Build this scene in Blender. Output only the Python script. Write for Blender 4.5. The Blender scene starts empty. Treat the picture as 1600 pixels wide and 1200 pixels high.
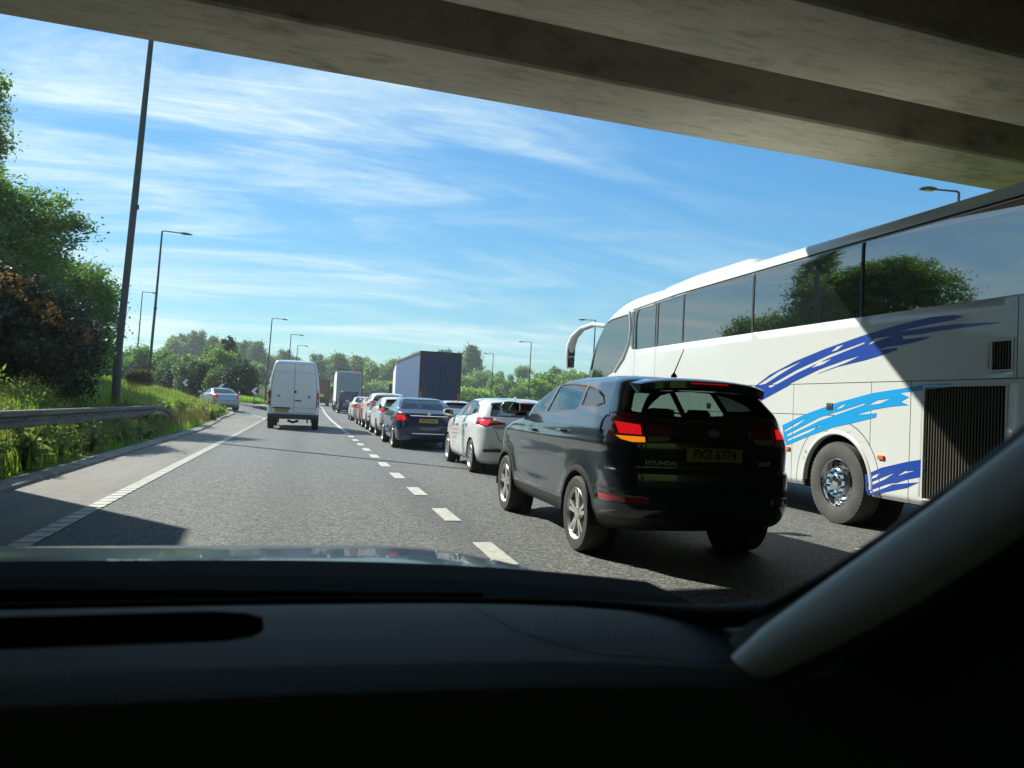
import bpy, bmesh, math, random
import numpy as np
from mathutils import Vector, Matrix, noise
from mathutils.geometry import tessellate_polygon, delaunay_2d_cdt
R = math.radians
PI = math.pi
scene = bpy.context.scene
COL = scene.collection

# ------------------------------------------------------------------ camera, sky, sun, exposure
cam = bpy.data.cameras.new('camera'); cam_ob = bpy.data.objects.new('camera', cam); COL.objects.link(cam_ob)
cam.sensor_fit = 'HORIZONTAL'; cam.sensor_width = 36.0; cam.lens = 27.0
cam.dof.use_dof = True; cam.dof.focus_distance = 11.0; cam.dof.aperture_fstop = 6.0
cam.clip_start = 0.02; cam.clip_end = 6000
cam_ob.matrix_world = (Matrix.Translation((0, 0, 1.3)) @ Matrix.Rotation(R(-14.82), 4, 'Z')
                       @ Matrix.Rotation(R(90 + 1.69), 4, 'X') @ Matrix.Rotation(R(2.58), 4, 'Z'))
scene.camera = cam_ob

SUN_EL = R(38.0)
SUN_AZ = math.atan2(-0.645, 0.764)            # clockwise from +Y: negative = left of the road
sun_dir = Vector((math.sin(SUN_AZ) * math.cos(SUN_EL), math.cos(SUN_AZ) * math.cos(SUN_EL), math.sin(SUN_EL)))
sl = bpy.data.lights.new('sun', 'SUN'); sl.energy = 3.8; sl.angle = R(0.53); sl.color = (1.0, 1.0, 0.90)
so = bpy.data.objects.new('sun', sl); COL.objects.link(so)
so.rotation_euler = (-sun_dir).to_track_quat('-Z', 'Y').to_euler()

world = bpy.data.worlds.new('World'); scene.world = world; world.use_nodes = True
nt = world.node_tree; nt.nodes.clear()
def wn(t, **k):
    n = nt.nodes.new(t)
    for a, b in k.items(): setattr(n, a, b)
    return n
def wl(a, b): nt.links.new(a, b)
def wmath(op, a, b=None):
    n = wn('ShaderNodeMath', operation=op)
    for i, v in enumerate((a, b)):
        if v is None: continue
        if isinstance(v, (int, float)): n.inputs[i].default_value = v
        else: wl(v, n.inputs[i])
    return n.outputs[0]
sky = wn('ShaderNodeTexSky', sky_type='NISHITA'); sky.sun_disc = False
sky.sun_elevation = SUN_EL; sky.sun_rotation = SUN_AZ; sky.altitude = 50
sky.air_density = 1.0; sky.dust_density = 0.25; sky.ozone_density = 1.6
tc = wn('ShaderNodeTexCoord'); sep = wn('ShaderNodeSeparateXYZ'); wl(tc.outputs['Generated'], sep.inputs[0])
zz = wmath('ADD', wmath('MAXIMUM', sep.outputs[2], 0.0), 0.10)
cb = wn('ShaderNodeCombineXYZ'); wl(wmath('DIVIDE', sep.outputs[0], zz), cb.inputs[0]); wl(wmath('DIVIDE', sep.outputs[1], zz), cb.inputs[1])
def cloud(rot, scl, detail, rough, dist, lo, hi, off=(0, 0, 0)):
    m = wn('ShaderNodeMapping'); m.inputs['Rotation'].default_value = (0, 0, rot); m.inputs['Scale'].default_value = scl; m.inputs['Location'].default_value = off
    wl(cb.outputs[0], m.inputs[0])
    n = wn('ShaderNodeTexNoise'); n.inputs['Scale'].default_value = 1.0; n.inputs['Detail'].default_value = detail
    n.inputs['Roughness'].default_value = rough; n.inputs['Distortion'].default_value = dist
    wl(m.outputs[0], n.inputs[0])
    r = wn('ShaderNodeMapRange'); r.interpolation_type = 'SMOOTHSTEP'
    r.inputs[1].default_value = lo; r.inputs[2].default_value = hi; wl(n.outputs[0], r.inputs[0])
    return r.outputs[0]
streak = cloud(R(-38), (0.50, 1.35, 1), 10, 0.60, 1.6, 0.34, 0.74, (3.1, 0.4, 0))
fine = cloud(R(-44), (1.6, 5.5, 1), 10, 0.72, 2.2, 0.34, 0.72, (1.3, 2.0, 0))
patch = cloud(R(-10), (0.35, 0.5, 1), 3, 0.5, 0.4, 0.28, 0.60, (0.2, 1.7, 0))
# thinner towards the right of the road, thicker on the left (sun) side and low down
side = wn('ShaderNodeMapRange'); side.interpolation_type = 'SMOOTHSTEP'
side.inputs[1].default_value = 0.66; side.inputs[2].default_value = -0.10; side.inputs[3].default_value = 0.04; side.inputs[4].default_value = 1.0
wl(sep.outputs[0], side.inputs[0])
low = wn('ShaderNodeMapRange'); low.interpolation_type = 'SMOOTHSTEP'
low.inputs[1].default_value = 0.42; low.inputs[2].default_value = 0.05; low.inputs[3].default_value = 0.0; low.inputs[4].default_value = 0.25
wl(sep.outputs[2], low.inputs[0])
dens = wmath('MULTIPLY', wmath('MULTIPLY', streak, wmath('ADD', 0.70, wmath('MULTIPLY', fine, 0.60))), wmath('ADD', wmath('MULTIPLY', patch, 0.75), 0.25))
dens = wmath('MINIMUM', wmath('MULTIPLY', dens, wmath('ADD', side.outputs[0], low.outputs[0])), 0.9)
ct = wn('ShaderNodeMix', data_type='RGBA'); wl(dens, ct.inputs[0])
hsv = wn('ShaderNodeHueSaturation'); hsv.inputs['Saturation'].default_value = 1.25; hsv.inputs['Value'].default_value = 1.0
wl(sky.outputs[0], hsv.inputs['Color'])
tint = wn('ShaderNodeMix', data_type='RGBA', blend_type='MULTIPLY'); tint.inputs[0].default_value = 1.0; tint.inputs[7].default_value = (0.54, 0.95, 1.03, 1); wl(hsv.outputs[0], tint.inputs[6])
bw = wn('ShaderNodeRGBToBW'); wl(tint.outputs[2], bw.inputs[0])
flat = wn('ShaderNodeVectorMath', operation='SCALE'); wl(tint.outputs[2], flat.inputs[0]); wl(wmath('POWER', wmath('DIVIDE', wmath('MAXIMUM', bw.outputs[0], 0.05), 2.9), -0.42), flat.inputs['Scale'])
wl(flat.outputs[0], ct.inputs[6]); ct.inputs[7].default_value = (5.6, 7.0, 7.3, 1)
bg = wn("ShaderNodeBackground"); bg.inputs[1].default_value = 0.068
wo = wn('ShaderNodeOutputWorld'); wl(ct.outputs[2], bg.inputs[0]); wl(bg.outputs[0], wo.inputs[0])
scene.view_settings.view_transform = 'Standard'; scene.view_settings.look = 'None'
scene.view_settings.gamma = 1.0; scene.view_settings.exposure = 1.03; scene.view_settings.use_curve_mapping = False
scene.cycles.max_bounces = 8; scene.cycles.transparent_max_bounces = 16
scene.cycles.diffuse_bounces = 3; scene.cycles.glossy_bounces = 4; scene.cycles.transmission_bounces = 4
scene.cycles.caustics_reflective = False; scene.cycles.caustics_refractive = False
scene.cycles.sample_clamp_indirect = 6.0

# ------------------------------------------------------------------ materials
class NT:
    def __init__(s, m): s.t = m.node_tree
    def n(s, t, **k):
        x = s.t.nodes.new(t)
        for a, b in k.items():
            if a in x.inputs.keys() and not hasattr(type(x), a): x.inputs[a].default_value = b
            else: setattr(x, a, b)
        return x
    def l(s, a, b): s.t.links.new(a, b)
def mat(name, col, rough=0.5, metal=0.0, coat=0.0, emit=None, es=1.0, spec=0.5, var=0.0, vscale=3.0, bump=0.0, bscale=60.0, col2=None, coord='Object', stretch=(1, 1, 1), rvar=0.0):
    m = bpy.data.materials.new(name); m.use_nodes = True
    b = m.node_tree.nodes['Principled BSDF']; T = NT(m)
    b.inputs['Base Color'].default_value = (*col, 1); b.inputs['Roughness'].default_value = rough
    b.inputs['Metallic'].default_value = metal; b.inputs['Coat Weight'].default_value = coat; b.inputs['Coat Roughness'].default_value = 0.04
    b.inputs['Specular IOR Level'].default_value = spec
    if emit: b.inputs['Emission Color'].default_value = (*emit, 1); b.inputs['Emission Strength'].default_value = es
    if var or bump or rvar:
        tcn = T.n('ShaderNodeTexCoord'); mp = T.n('ShaderNodeMapping'); mp.inputs['Scale'].default_value = stretch
        T.l(tcn.outputs[coord], mp.inputs[0])
    if var or rvar:
        nz = T.n('ShaderNodeTexNoise'); nz.inputs['Scale'].default_value = vscale; nz.inputs['Detail'].default_value = 8; nz.inputs['Roughness'].default_value = 0.65
        T.l(mp.outputs[0], nz.inputs[0])
        mr = T.n('ShaderNodeMapRange'); mr.inputs[1].default_value = 0.3; mr.inputs[2].default_value = 0.7; T.l(nz.outputs[0], mr.inputs[0])
        if var:
            mx = T.n('ShaderNodeMix', data_type='RGBA')
            c2 = col2 if col2 else tuple(c * (1 - var) for c in col)
            mx.inputs[6].default_value = (*col, 1); mx.inputs[7].default_value = (*c2, 1)
            T.l(mr.outputs[0], mx.inputs[0]); T.l(mx.outputs[2], b.inputs['Base Color'])
        if rvar:
            m2 = T.n('ShaderNodeMapRange'); m2.inputs[3].default_value = rough; m2.inputs[4].default_value = min(1, rough + rvar)
            T.l(mr.outputs[0], m2.inputs[0]); T.l(m2.outputs[0], b.inputs['Roughness'])
    if bump:
        n2 = T.n('ShaderNodeTexNoise'); n2.inputs['Scale'].default_value = bscale; n2.inputs['Detail'].default_value = 6
        T.l(mp.outputs[0], n2.inputs[0])
        bp = T.n('ShaderNodeBump'); bp.inputs['Strength'].default_value = bump; bp.inputs['Distance'].default_value = 0.01
        T.l(n2.outputs[0], bp.inputs['Height']); T.l(bp.outputs[0], b.inputs['Normal'])
    return m
def glass_mat(name, tint, refl=1.0, rough=0.02, ior=1.5):
    m = bpy.data.materials.new(name); m.use_nodes = True; T = NT(m); t = m.node_tree; t.nodes.clear()
    tr = T.n('ShaderNodeBsdfTransparent'); tr.inputs[0].default_value = (*tint, 1)
    gl = T.n('ShaderNodeBsdfGlossy'); gl.inputs['Roughness'].default_value = rough; gl.inputs[0].default_value = (refl, refl, refl, 1)
    lw = T.n('ShaderNodeLayerWeight'); lw.inputs[0].default_value = 0.5
    pw = T.n('ShaderNodeMath', operation='POWER'); pw.inputs[1].default_value = 5.0; T.l(lw.outputs['Facing'], pw.inputs[0])
    f0 = ((ior - 1) / (ior + 1)) ** 2; fr = T.n('ShaderNodeMapRange'); fr.inputs[3].default_value = f0 * 1.6; T.l(pw.outputs[0], fr.inputs[0])
    mx = T.n('ShaderNodeMixShader'); T.l(fr.outputs[0], mx.inputs[0]); T.l(tr.outputs[0], mx.inputs[1]); T.l(gl.outputs[0], mx.inputs[2])
    o = T.n('ShaderNodeOutputMaterial'); T.l(mx.outputs[0], o.inputs[0])
    return m
def leaf_mat(name, c1, c2, trans=0.45, c3=None, scale=0.9):
    m = bpy.data.materials.new(name); m.use_nodes = True; T = NT(m); t = m.node_tree; t.nodes.clear()
    tcn = T.n('ShaderNodeTexCoord')
    nz = T.n('ShaderNodeTexNoise'); nz.inputs['Scale'].default_value = scale; nz.inputs['Detail'].default_value = 5; T.l(tcn.outputs['Object'], nz.inputs[0])
    mr = T.n('ShaderNodeMapRange'); mr.inputs[1].default_value = 0.35; mr.inputs[2].default_value = 0.65; T.l(nz.outputs[0], mr.inputs[0])
    geo = T.n('ShaderNodeNewGeometry')
    mx = T.n('ShaderNodeMix', data_type='RGBA'); mx.inputs[6].default_value = (*c1, 1); mx.inputs[7].default_value = (*c2, 1); T.l(mr.outputs[0], mx.inputs[0])
    hs = T.n('ShaderNodeHueSaturation'); T.l(mx.outputs[2], hs.inputs['Color'])
    rv = T.n('ShaderNodeMapRange'); rv.inputs[3].default_value = 0.6; rv.inputs[4].default_value = 1.45; T.l(geo.outputs['Random Per Island'], rv.inputs[0]); T.l(rv.outputs[0], hs.inputs['Value'])
    d = T.n('ShaderNodeBsdfDiffuse'); tl = T.n('ShaderNodeBsdfTranslucent'); T.l(hs.outputs[0], d.inputs[0])
    h2 = T.n('ShaderNodeHueSaturation'); h2.inputs['Saturation'].default_value = 1.1; h2.inputs['Value'].default_value = 1.5; T.l(hs.outputs[0], h2.inputs['Color']); T.l(h2.outputs[0], tl.inputs[0])
    ms = T.n('ShaderNodeMixShader'); ms.inputs[0].default_value = trans; T.l(d.outputs[0], ms.inputs[1]); T.l(tl.outputs[0], ms.inputs[2])
    g = T.n('ShaderNodeBsdfGlossy'); g.inputs['Roughness'].default_value = 0.45; g.inputs[0].default_value = (0.8, 0.85, 0.8, 1)
    m2 = T.n('ShaderNodeMixShader'); m2.inputs[0].default_value = 0.05; T.l(ms.outputs[0], m2.inputs[1]); T.l(g.outputs[0], m2.inputs[2])
    o = T.n('ShaderNodeOutputMaterial'); T.l(m2.outputs[0], o.inputs[0])
    return m

M = {}
M['black_paint'] = mat('black_paint', (0.020, 0.027, 0.038), 0.26, 0.2, 1.0)
M['white_paint'] = mat('white_paint', (0.72, 0.74, 0.73), 0.3, 0.0, 0.7, var=0.08, vscale=2.5)
M['coach_white'] = mat('coach_white', (0.68, 0.69, 0.66), 0.3, 0.0, 0.6, var=0.07, vscale=1.2, rvar=0.15)
M['navy_paint'] = mat('navy_paint', (0.007, 0.022, 0.075), 0.25, 0.25, 1.0)
M['silver_paint'] = mat('silver_paint', (0.36, 0.42, 0.46), 0.3, 0.6, 0.8)
M['red_paint'] = mat('red_paint', (0.35, 0.06, 0.04), 0.3, 0.0, 0.8)
M['gap'] = mat('gap_black', (0.004, 0.004, 0.004), 0.7)
M['clad'] = mat('black_plastic', (0.02, 0.021, 0.023), 0.55, bump=0.15, bscale=300)
M['clad_grey'] = mat('grey_plastic', (0.022, 0.024, 0.026), 0.5, bump=0.1, bscale=300)
M['dark'] = mat('cabin_dark', (0.012, 0.012, 0.013), 0.8)
M['rubber'] = mat('tyre_rubber', (0.022, 0.021, 0.02), 0.75, var=0.5, vscale=6, col2=(0.05, 0.046, 0.04))
M['tyre_grey'] = mat('dusty_tyre_rubber', (0.05, 0.048, 0.044), 0.8, var=0.5, vscale=5, col2=(0.095, 0.09, 0.08))
M['alloy'] = mat('alloy', (0.62, 0.62, 0.6), 0.28, 0.75)
M['chrome'] = mat('chrome', (0.75, 0.76, 0.78), 0.12, 1.0, var=0.3, vscale=9)
M['brake'] = mat('brake_dark', (0.03, 0.028, 0.026), 0.6, 0.4)
M['glass'] = glass_mat('tinted_glass', (0.50, 0.60, 0.57), ior=1.75)
M['glass_dark'] = glass_mat('privacy_glass', (0.22, 0.25, 0.25), ior=1.7)
M['glass_quarter'] = glass_mat('quarter_glass', (0.06, 0.07, 0.07), ior=1.75)
M['glass_rear'] = glass_mat('rear_glass', (0.33, 0.42, 0.38), refl=0.7, ior=1.4)
M['coach_glass'] = mat('coach_glass', (0.010, 0.013, 0.014), 0.015, 0.0, 0.0, spec=1.0, bump=0.012, bscale=0.9)
M['coach_glass'].node_tree.nodes['Principled BSDF'].inputs['IOR'].default_value = 2.1
M['far_glass'] = mat('dark_glass', (0.012, 0.015, 0.017), 0.04, spec=0.8)
M['far_glass'].node_tree.nodes['Principled BSDF'].inputs['IOR'].default_value = 1.8
M['lamp_red'] = mat('lamp_red_glass', (0.30, 0.006, 0.010), 0.12, coat=1.0)
M['lamp_red_on'] = mat('lamp_red_lit', (0.45, 0.01, 0.012), 0.15, coat=1.0, emit=(1.0, 0.010, 0.018), es=0.30, var=0.35, vscale=60)
M['lamp_amber_on'] = mat('lamp_amber_lit', (0.6, 0.25, 0.02), 0.15, coat=1.0, emit=(1.0, 0.30, 0.01), es=0.40, var=0.3, vscale=50)
M['lamp_clear'] = mat('lamp_clear', (0.30, 0.33, 0.34), 0.12, coat=1.0)
M['lamp_amber'] = mat('marker_amber', (0.75, 0.16, 0.02), 0.25, coat=0.8)
M['plate_yellow'] = mat('plate_yellow', (0.46, 0.34, 0.09), 0.4, var=0.15, vscale=14)
M['ink'] = mat('plate_ink', (0.012, 0.012, 0.012), 0.5)
M['steel'] = mat('galvanised_steel', (0.16, 0.165, 0.165), 0.5, 0.5, var=0.5, vscale=7, col2=(0.06, 0.06, 0.055))
M['rail_steel'] = mat('weathered_rail_steel', (0.15, 0.145, 0.12), 0.6, 0.35, var=0.8, vscale=9, col2=(0.04, 0.04, 0.034), stretch=(1, 0.25, 1))
M['pole'] = mat('lamp_post_steel', (0.085, 0.09, 0.088), 0.55, 0.4, var=0.4, vscale=5)
M['bark'] = mat('bark', (0.07, 0.055, 0.04), 0.9, var=0.5, vscale=8, bump=0.5, bscale=30)
M['blue_livery'] = mat('livery_blue', (0.010, 0.055, 0.34), 0.35, coat=0.3)
M['cyan_livery'] = mat('livery_cyan', (0.006, 0.33, 0.72), 0.35, coat=0.3)
M['louvre'] = mat('louvre_metal', (0.24, 0.22, 0.18), 0.5, 0.5)
M['white_flat'] = mat('white_board', (0.72, 0.72, 0.70), 0.6)
M['truck_blue'] = mat('truck_blue', (0.008, 0.030, 0.105), 0.45, 0.0, 0.2, var=0.3, vscale=3)
M['curtain_blue'] = mat('curtain_blue', (0.038, 0.080, 0.19), 0.6, var=0.2, vscale=1.5)
M['truck_frame'] = mat('truck_frame', (0.085, 0.05, 0.04), 0.6, var=0.4, vscale=4)
M['orange_mark'] = mat('reflector_orange', (0.42, 0.10, 0.035), 0.4)
M['box_grey'] = mat('box_body_grey', (0.30, 0.33, 0.36), 0.5, var=0.12, vscale=2)
M['brown_box'] = mat('box_body_brown', (0.26, 0.10, 0.055), 0.6, var=0.25, vscale=3)
M['seat'] = mat('seat_fabric', (0.02, 0.02, 0.022), 0.9)
M['silver_letter'] = mat('silver_letter', (0.55, 0.57, 0.6), 0.4, 0.3)
M['mirror'] = mat('mirror_glass', (0.85, 0.87, 0.9), 0.02, 1.0)

# ------------------------------------------------------------------ mesh helpers
class MB:
    def __init__(s): s.v = []; s.f = []; s.m = []
    def add(s, vs, fs, mi=0):
        o = len(s.v); s.v += [tuple(v) for v in vs]; s.f += [tuple(i + o for i in f) for f in fs]; s.m += [mi] * len(fs); return s
    def box(s, x0, x1, y0, y1, z0, z1, mi=0, xf=None):
        vs = [Vector((x, y, z)) for z in (z0, z1) for y in (y0, y1) for x in (x0, x1)]
        if xf: vs = [xf @ v for v in vs]
        return s.add(vs, [(0, 2, 3, 1), (4, 5, 7, 6), (0, 1, 5, 4), (2, 6, 7, 3), (0, 4, 6, 2), (1, 3, 7, 5)], mi)
    def tube(s, pts, rad, n=8, mi=0, cap=True):
        pts = [Vector(p) for p in pts]
        if isinstance(rad, (int, float)): rad = [rad] * len(pts)
        o = []; up = Vector((0, 0, 1)); prev = None
        for i, p in enumerate(pts):
            d = (pts[min(i + 1, len(pts) - 1)] - pts[max(i - 1, 0)]).normalized()
            a = prev if prev is not None else (Vector((1, 0, 0)) if abs(d.z) > 0.9 else up)
            a = (a - d * a.dot(d)).normalized(); b = d.cross(a); prev = a
            o += [p + (a * math.cos(2 * PI * k / n) + b * math.sin(2 * PI * k / n)) * rad[i] for k in range(n)]
        f = [(i * n + k, i * n + (k + 1) % n, (i + 1) * n + (k + 1) % n, (i + 1) * n + k) for i in range(len(pts) - 1) for k in range(n)]
        if cap: f += [tuple(range(n - 1, -1, -1)), tuple(range((len(pts) - 1) * n, len(pts) * n))]
        return s.add(o, f, mi)
    def lathe(s, prof, n=32, axis='x', c=(0, 0, 0), mi=0, cap0=False, cap1=False):
        o = []
        for (a, r) in prof:
            for k in range(n):
                t = 2 * PI * k / n; u, w = r * math.cos(t), r * math.sin(t)
                o.append({'x': (c[0] + a, c[1] + u, c[2] + w), 'y': (c[0] + w, c[1] + a, c[2] + u), 'z': (c[0] + u, c[1] + w, c[2] + a)}[axis])
        f = [(i * n + k, i * n + (k + 1) % n, (i + 1) * n + (k + 1) % n, (i + 1) * n + k) for i in range(len(prof) - 1) for k in range(n)]
        if cap0: f.append(tuple(range(n - 1, -1, -1)))
        if cap1: f.append(tuple(range((len(prof) - 1) * n, len(prof) * n)))
        return s.add(o, f, mi)
    def prism(s, loops, fn, d0, d1, mi=0):
        """outline + holes in 2D (list of loops); fn(u,v,d)->3D"""
        pts = [p for l in loops for p in l]; n = len(pts)
        tris = tessellate_polygon([[Vector((p[0], p[1], 0)) for p in l] for l in loops])
        vs = [fn(p[0], p[1], d0) for p in pts] + [fn(p[0], p[1], d1) for p in pts]
        fs = []
        for t in tris: fs.append(tuple(t)); fs.append(tuple(i + n for i in reversed(t)))
        o = 0
        for l in loops:
            k = len(l)
            for i in range(k): fs.append((o + i, o + (i + 1) % k, n + o + (i + 1) % k, n + o + i))
            o += k
        return s.add(vs, fs, mi)
    def strip(s, secs, closed=False, mi=0, cap=False):
        n = len(secs[0]); o = [p for q in secs for p in q]
        f = []
        for i in range(len(secs) - 1):
            for k in range(n if closed else n - 1):
                f.append((i * n + k, i * n + (k + 1) % n, (i + 1) * n + (k + 1) % n, (i + 1) * n + k))
        if cap: f += [tuple(range(n - 1, -1, -1)), tuple(range((len(secs) - 1) * n, len(secs) * n))]
        return s.add(o, f, mi)
    def build(s, name, mats, parent=None, sharp=35, fix=True, bevel=0):
        me = bpy.data.meshes.new(name); me.from_pydata(s.v, [], s.f)
        if not isinstance(mats, (list, tuple)): mats = [mats]
        for m in mats: me.materials.append(m)
        if len(mats) > 1: me.polygons.foreach_set('material_index', s.m)
        return finish(name, me, parent, sharp, fix, bevel)
def finish(name, me, parent=None, sharp=35, fix=True, bevel=0):
    if fix:
        bm = bmesh.new(); bm.from_mesh(me); bmesh.ops.recalc_face_normals(bm, faces=bm.faces); bm.to_mesh(me); bm.free()
    if sharp:
        me.polygons.foreach_set('use_smooth', [True] * len(me.polygons)); me.set_sharp_from_angle(angle=R(sharp))
    o = bpy.data.objects.new(name, me); COL.objects.link(o)
    if parent: o.parent = parent
    if bevel:
        b = o.modifiers.new('bevel', 'BEVEL'); b.width = bevel; b.segments = 2; b.limit_method = 'ANGLE'
    return o
def tag(o, label=None, cat=None, group=None, kind=None):
    if label: o['label'] = label
    if cat: o['category'] = cat
    if group: o['group'] = group
    if kind: o['kind'] = kind
    return o
def thing(name, label, cat, loc=(0, 0, 0), rz=0, group=None):
    o = bpy.data.objects.new(name, None); COL.objects.link(o); o.empty_display_size = 0.3
    o.location = loc; o.rotation_euler = (0, 0, rz)
    return tag(o, label, cat, group)
def dup(root, loc, rz=0, label=None, group=None, scale=1.0, swap=None):
    def cp(o, par):
        c = o.copy(); COL.objects.link(c)
        if par: c.parent = par
        if swap and c.type == 'MESH':
            for sl_ in range(len(o.material_slots)):
                if o.material_slots[sl_].material in swap:
                    c.material_slots[sl_].link = 'OBJECT'; c.material_slots[sl_].material = swap[o.material_slots[sl_].material]
        for ch in list(o.children): cp(ch, c)
        return c
    r = cp(root, None); r.location = loc; r.rotation_euler = (0, 0, rz)
    r.scale = (scale,) * 3 if isinstance(scale, (int, float)) else scale
    if label: r['label'] = label
    if group: r['group'] = group
    return r
def text_part(name, s, size, m, parent, loc, rot, depth=0.002, sx=1.0, bold=0.0, shear=0.0):
    cu = bpy.data.curves.new(name, 'FONT'); cu.body = s; cu.size = size; cu.extrude = depth; cu.align_x = 'CENTER'; cu.align_y = 'CENTER'; cu.offset = bold; cu.shear = shear
    t = bpy.data.objects.new(name, cu); COL.objects.link(t)
    dg = bpy.context.evaluated_depsgraph_get(); me = bpy.data.meshes.new_from_object(t.evaluated_get(dg))
    bpy.data.objects.remove(t); me.materials.clear(); me.materials.append(m)
    o = bpy.data.objects.new(name, me); COL.objects.link(o); o.parent = parent
    o.location = loc; o.rotation_euler = rot; o.scale = (sx, 1, 1)
    return o

# ------------------------------------------------------------------ car shell
def pchip(n_out, keys):
    K = np.array(keys, float); n = len(K); t = np.arange(n)
    d = np.diff(K, axis=0); mslope = np.zeros_like(K)
    for i in range(1, n - 1):
        a, b = d[i - 1], d[i]; same = a * b > 0
        mslope[i] = np.where(same, 2 * a * b / np.where(same, a + b, 1), 0)
    mslope[0] = d[0]; mslope[-1] = d[-1]
    T = np.linspace(0, n - 1, n_out); i = np.minimum(T.astype(int), n - 2); u = (T - i)[:, None]
    h00 = 2 * u**3 - 3 * u**2 + 1; h10 = u**3 - 2 * u**2 + u; h01 = -2 * u**3 + 3 * u**2; h11 = u**3 - u**2
    return h00 * K[i] + h10 * mslope[i] + h01 * K[i + 1] + h11 * mslope[i + 1]
def shell(keys, sub=5, rcx=0.26, rcy=0.32, fcx=0.42, fcy=0.5, bow_r=0.05, bow_f=0.14, tap_r=0.05, tap_f=0.09, tpow=2.6, bump=None, nS=34, belt=9.0, gh=0.5):
    L = pchip((len(keys) - 1) * sub + 1, keys)
    nR, nC = 9, 7
    rings = []
    y_lo, y_hi = min(k[1] for k in keys), max(k[2] for k in keys); half = (y_hi - y_lo) / 2; ym = (y_hi + y_lo) / 2
    for z, yr, yf, w in L:
        t_ = min(1, max(0, (z - belt + 0.03) / 0.16)); q_ = 1 - (1 - gh) * t_ * t_ * (3 - 2 * t_)
        rx, ry = min(rcx * q_, w * 0.55), min(rcy * q_, (yf - yr) * 0.25); fx, fy = min(fcx * q_, w * 0.6), min(fcy * q_, (yf - yr) * 0.25)
        br, bf = bow_r * min(1, w / 0.5), bow_f * min(1, w / 0.5)
        P = []
        for i in range(nR): x = (w - rx) * i / nR; P.append((x, yr + br * (x / w) ** 2))
        b0 = br * ((w - rx) / w) ** 2
        for i in range(nC): a = PI / 2 * i / nC; P.append((w - rx + rx * math.sin(a), yr + b0 + ry * (1 - math.cos(a))))
        y0 = yr + b0 + ry; b1 = bf * ((w - fx) / w) ** 2; y1 = yf - b1 - fy
        for i in range(nS): P.append((w, y0 + (y1 - y0) * i / nS))
        for i in range(nC): a = PI / 2 * i / nC; P.append((w - fx + fx * math.cos(a), y1 + fy * math.sin(a)))
        for i in range(nR + 1): x = (w - fx) * (1 - i / nR); P.append((x, yf - bf * (x / w) ** 2))
        Q = []
        for x, y in P:
            q = (y - ym) / half
            x *= 1 - (tap_r * abs(q) ** tpow if q < 0 else tap_f * abs(q) ** tpow)
            if bump and x > 0.3: x += bump(y, z)
            Q.append(Vector((x, y, z)))
        rings.append(Q)
    n = len(rings[0]); full = []
    for Q in rings: full.append(Q + [Vector((-p.x, p.y, p.z)) for p in reversed(Q[1:-1])])
    N = len(full[0]); bm = bmesh.new()
    V = [[bm.verts.new(p) for p in ring] for ring in full]
    for i in range(len(V) - 1):
        for k in range(N): bm.faces.new((V[i][k], V[i][(k + 1) % N], V[i + 1][(k + 1) % N], V[i + 1][k]))
    for ring, rev in ((V[-1], False), (V[0], True)):
        for i in range(n - 1):
            l0, l1 = (N - i) % N, N - i - 1
            q = [ring[i], ring[i + 1], ring[l1], ring[l0]]
            q = [v for j, v in enumerate(q) if v not in q[:j]]
            if len(q) >= 3:
                try: bm.faces.new(q if not rev else q[::-1])
                except ValueError: pass
    bmesh.ops.recalc_face_normals(bm, faces=bm.faces)
    bm.faces.layers.int.new('tag')
    bm.normal_update()
    return bm
AX = {'x': (1, 2), 'y': (0, 2), 'z': (0, 1)}
def inpoly(p, poly):
    c = False; j = len(poly) - 1
    for i in range(len(poly)):
        a, b = poly[i], poly[j]
        if (a[1] > p[1]) != (b[1] > p[1]) and p[0] < (b[0] - a[0]) * (p[1] - a[1]) / (b[1] - a[1]) + a[0]: c = not c
        j = i
    return c
def knife(bm, axis, sgn, poly, tagv, thr=0.2, only=None):
    ia, ib = AX[axis]; k = 'xyz'.index(axis); lay = bm.faces.layers.int['tag']
    u0, u1 = min(p[0] for p in poly), max(p[0] for p in poly); v0, v1 = min(p[1] for p in poly), max(p[1] for p in poly)
    def ok(f, a0, a1, b0, b1):
        if f.normal[k] * sgn < thr: return False
        if only is not None and f[lay] not in only: return False
        us = [v.co[ia] for v in f.verts]
        if max(us) < a0 or min(us) > a1: return False
        vs = [v.co[ib] for v in f.verts]
        return not (max(vs) < b0 or min(vs) > b1)
    cand = set(f for f in bm.faces if ok(f, u0, u1, v0, v1))
    for i in range(len(poly)):
        p, q = poly[i], poly[(i + 1) % len(poly)]
        if abs(p[0] - q[0]) + abs(p[1] - q[1]) < 1e-6: continue
        e = 0.001
        sub = [f for f in cand if f.is_valid and ok(f, min(p[0], q[0]) - e, max(p[0], q[0]) + e, min(p[1], q[1]) - e, max(p[1], q[1]) + e)]
        if not sub: continue
        co = [0, 0, 0]; co[ia], co[ib] = p; no = [0, 0, 0]; no[ia], no[ib] = -(q[1] - p[1]), q[0] - p[0]
        geom = list(sub) + list({ed for f in sub for ed in f.edges}) + list({v for f in sub for v in f.verts})
        r = bmesh.ops.bisect_plane(bm, geom=geom, dist=1e-5, plane_co=co, plane_no=no)
        for g in r['geom']:
            if isinstance(g, bmesh.types.BMFace): cand.add(g)
        cand = {f for f in cand if f.is_valid}
    n = 0
    for f in cand:
        if not f.is_valid: continue
        f.normal_update()
        if f.normal[k] * sgn < thr: continue
        if only is not None and f[lay] not in only: continue
        c = f.calc_center_median()
        if inpoly((c[ia], c[ib]), poly): f[lay] = tagv; n += 1
    return n
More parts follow.
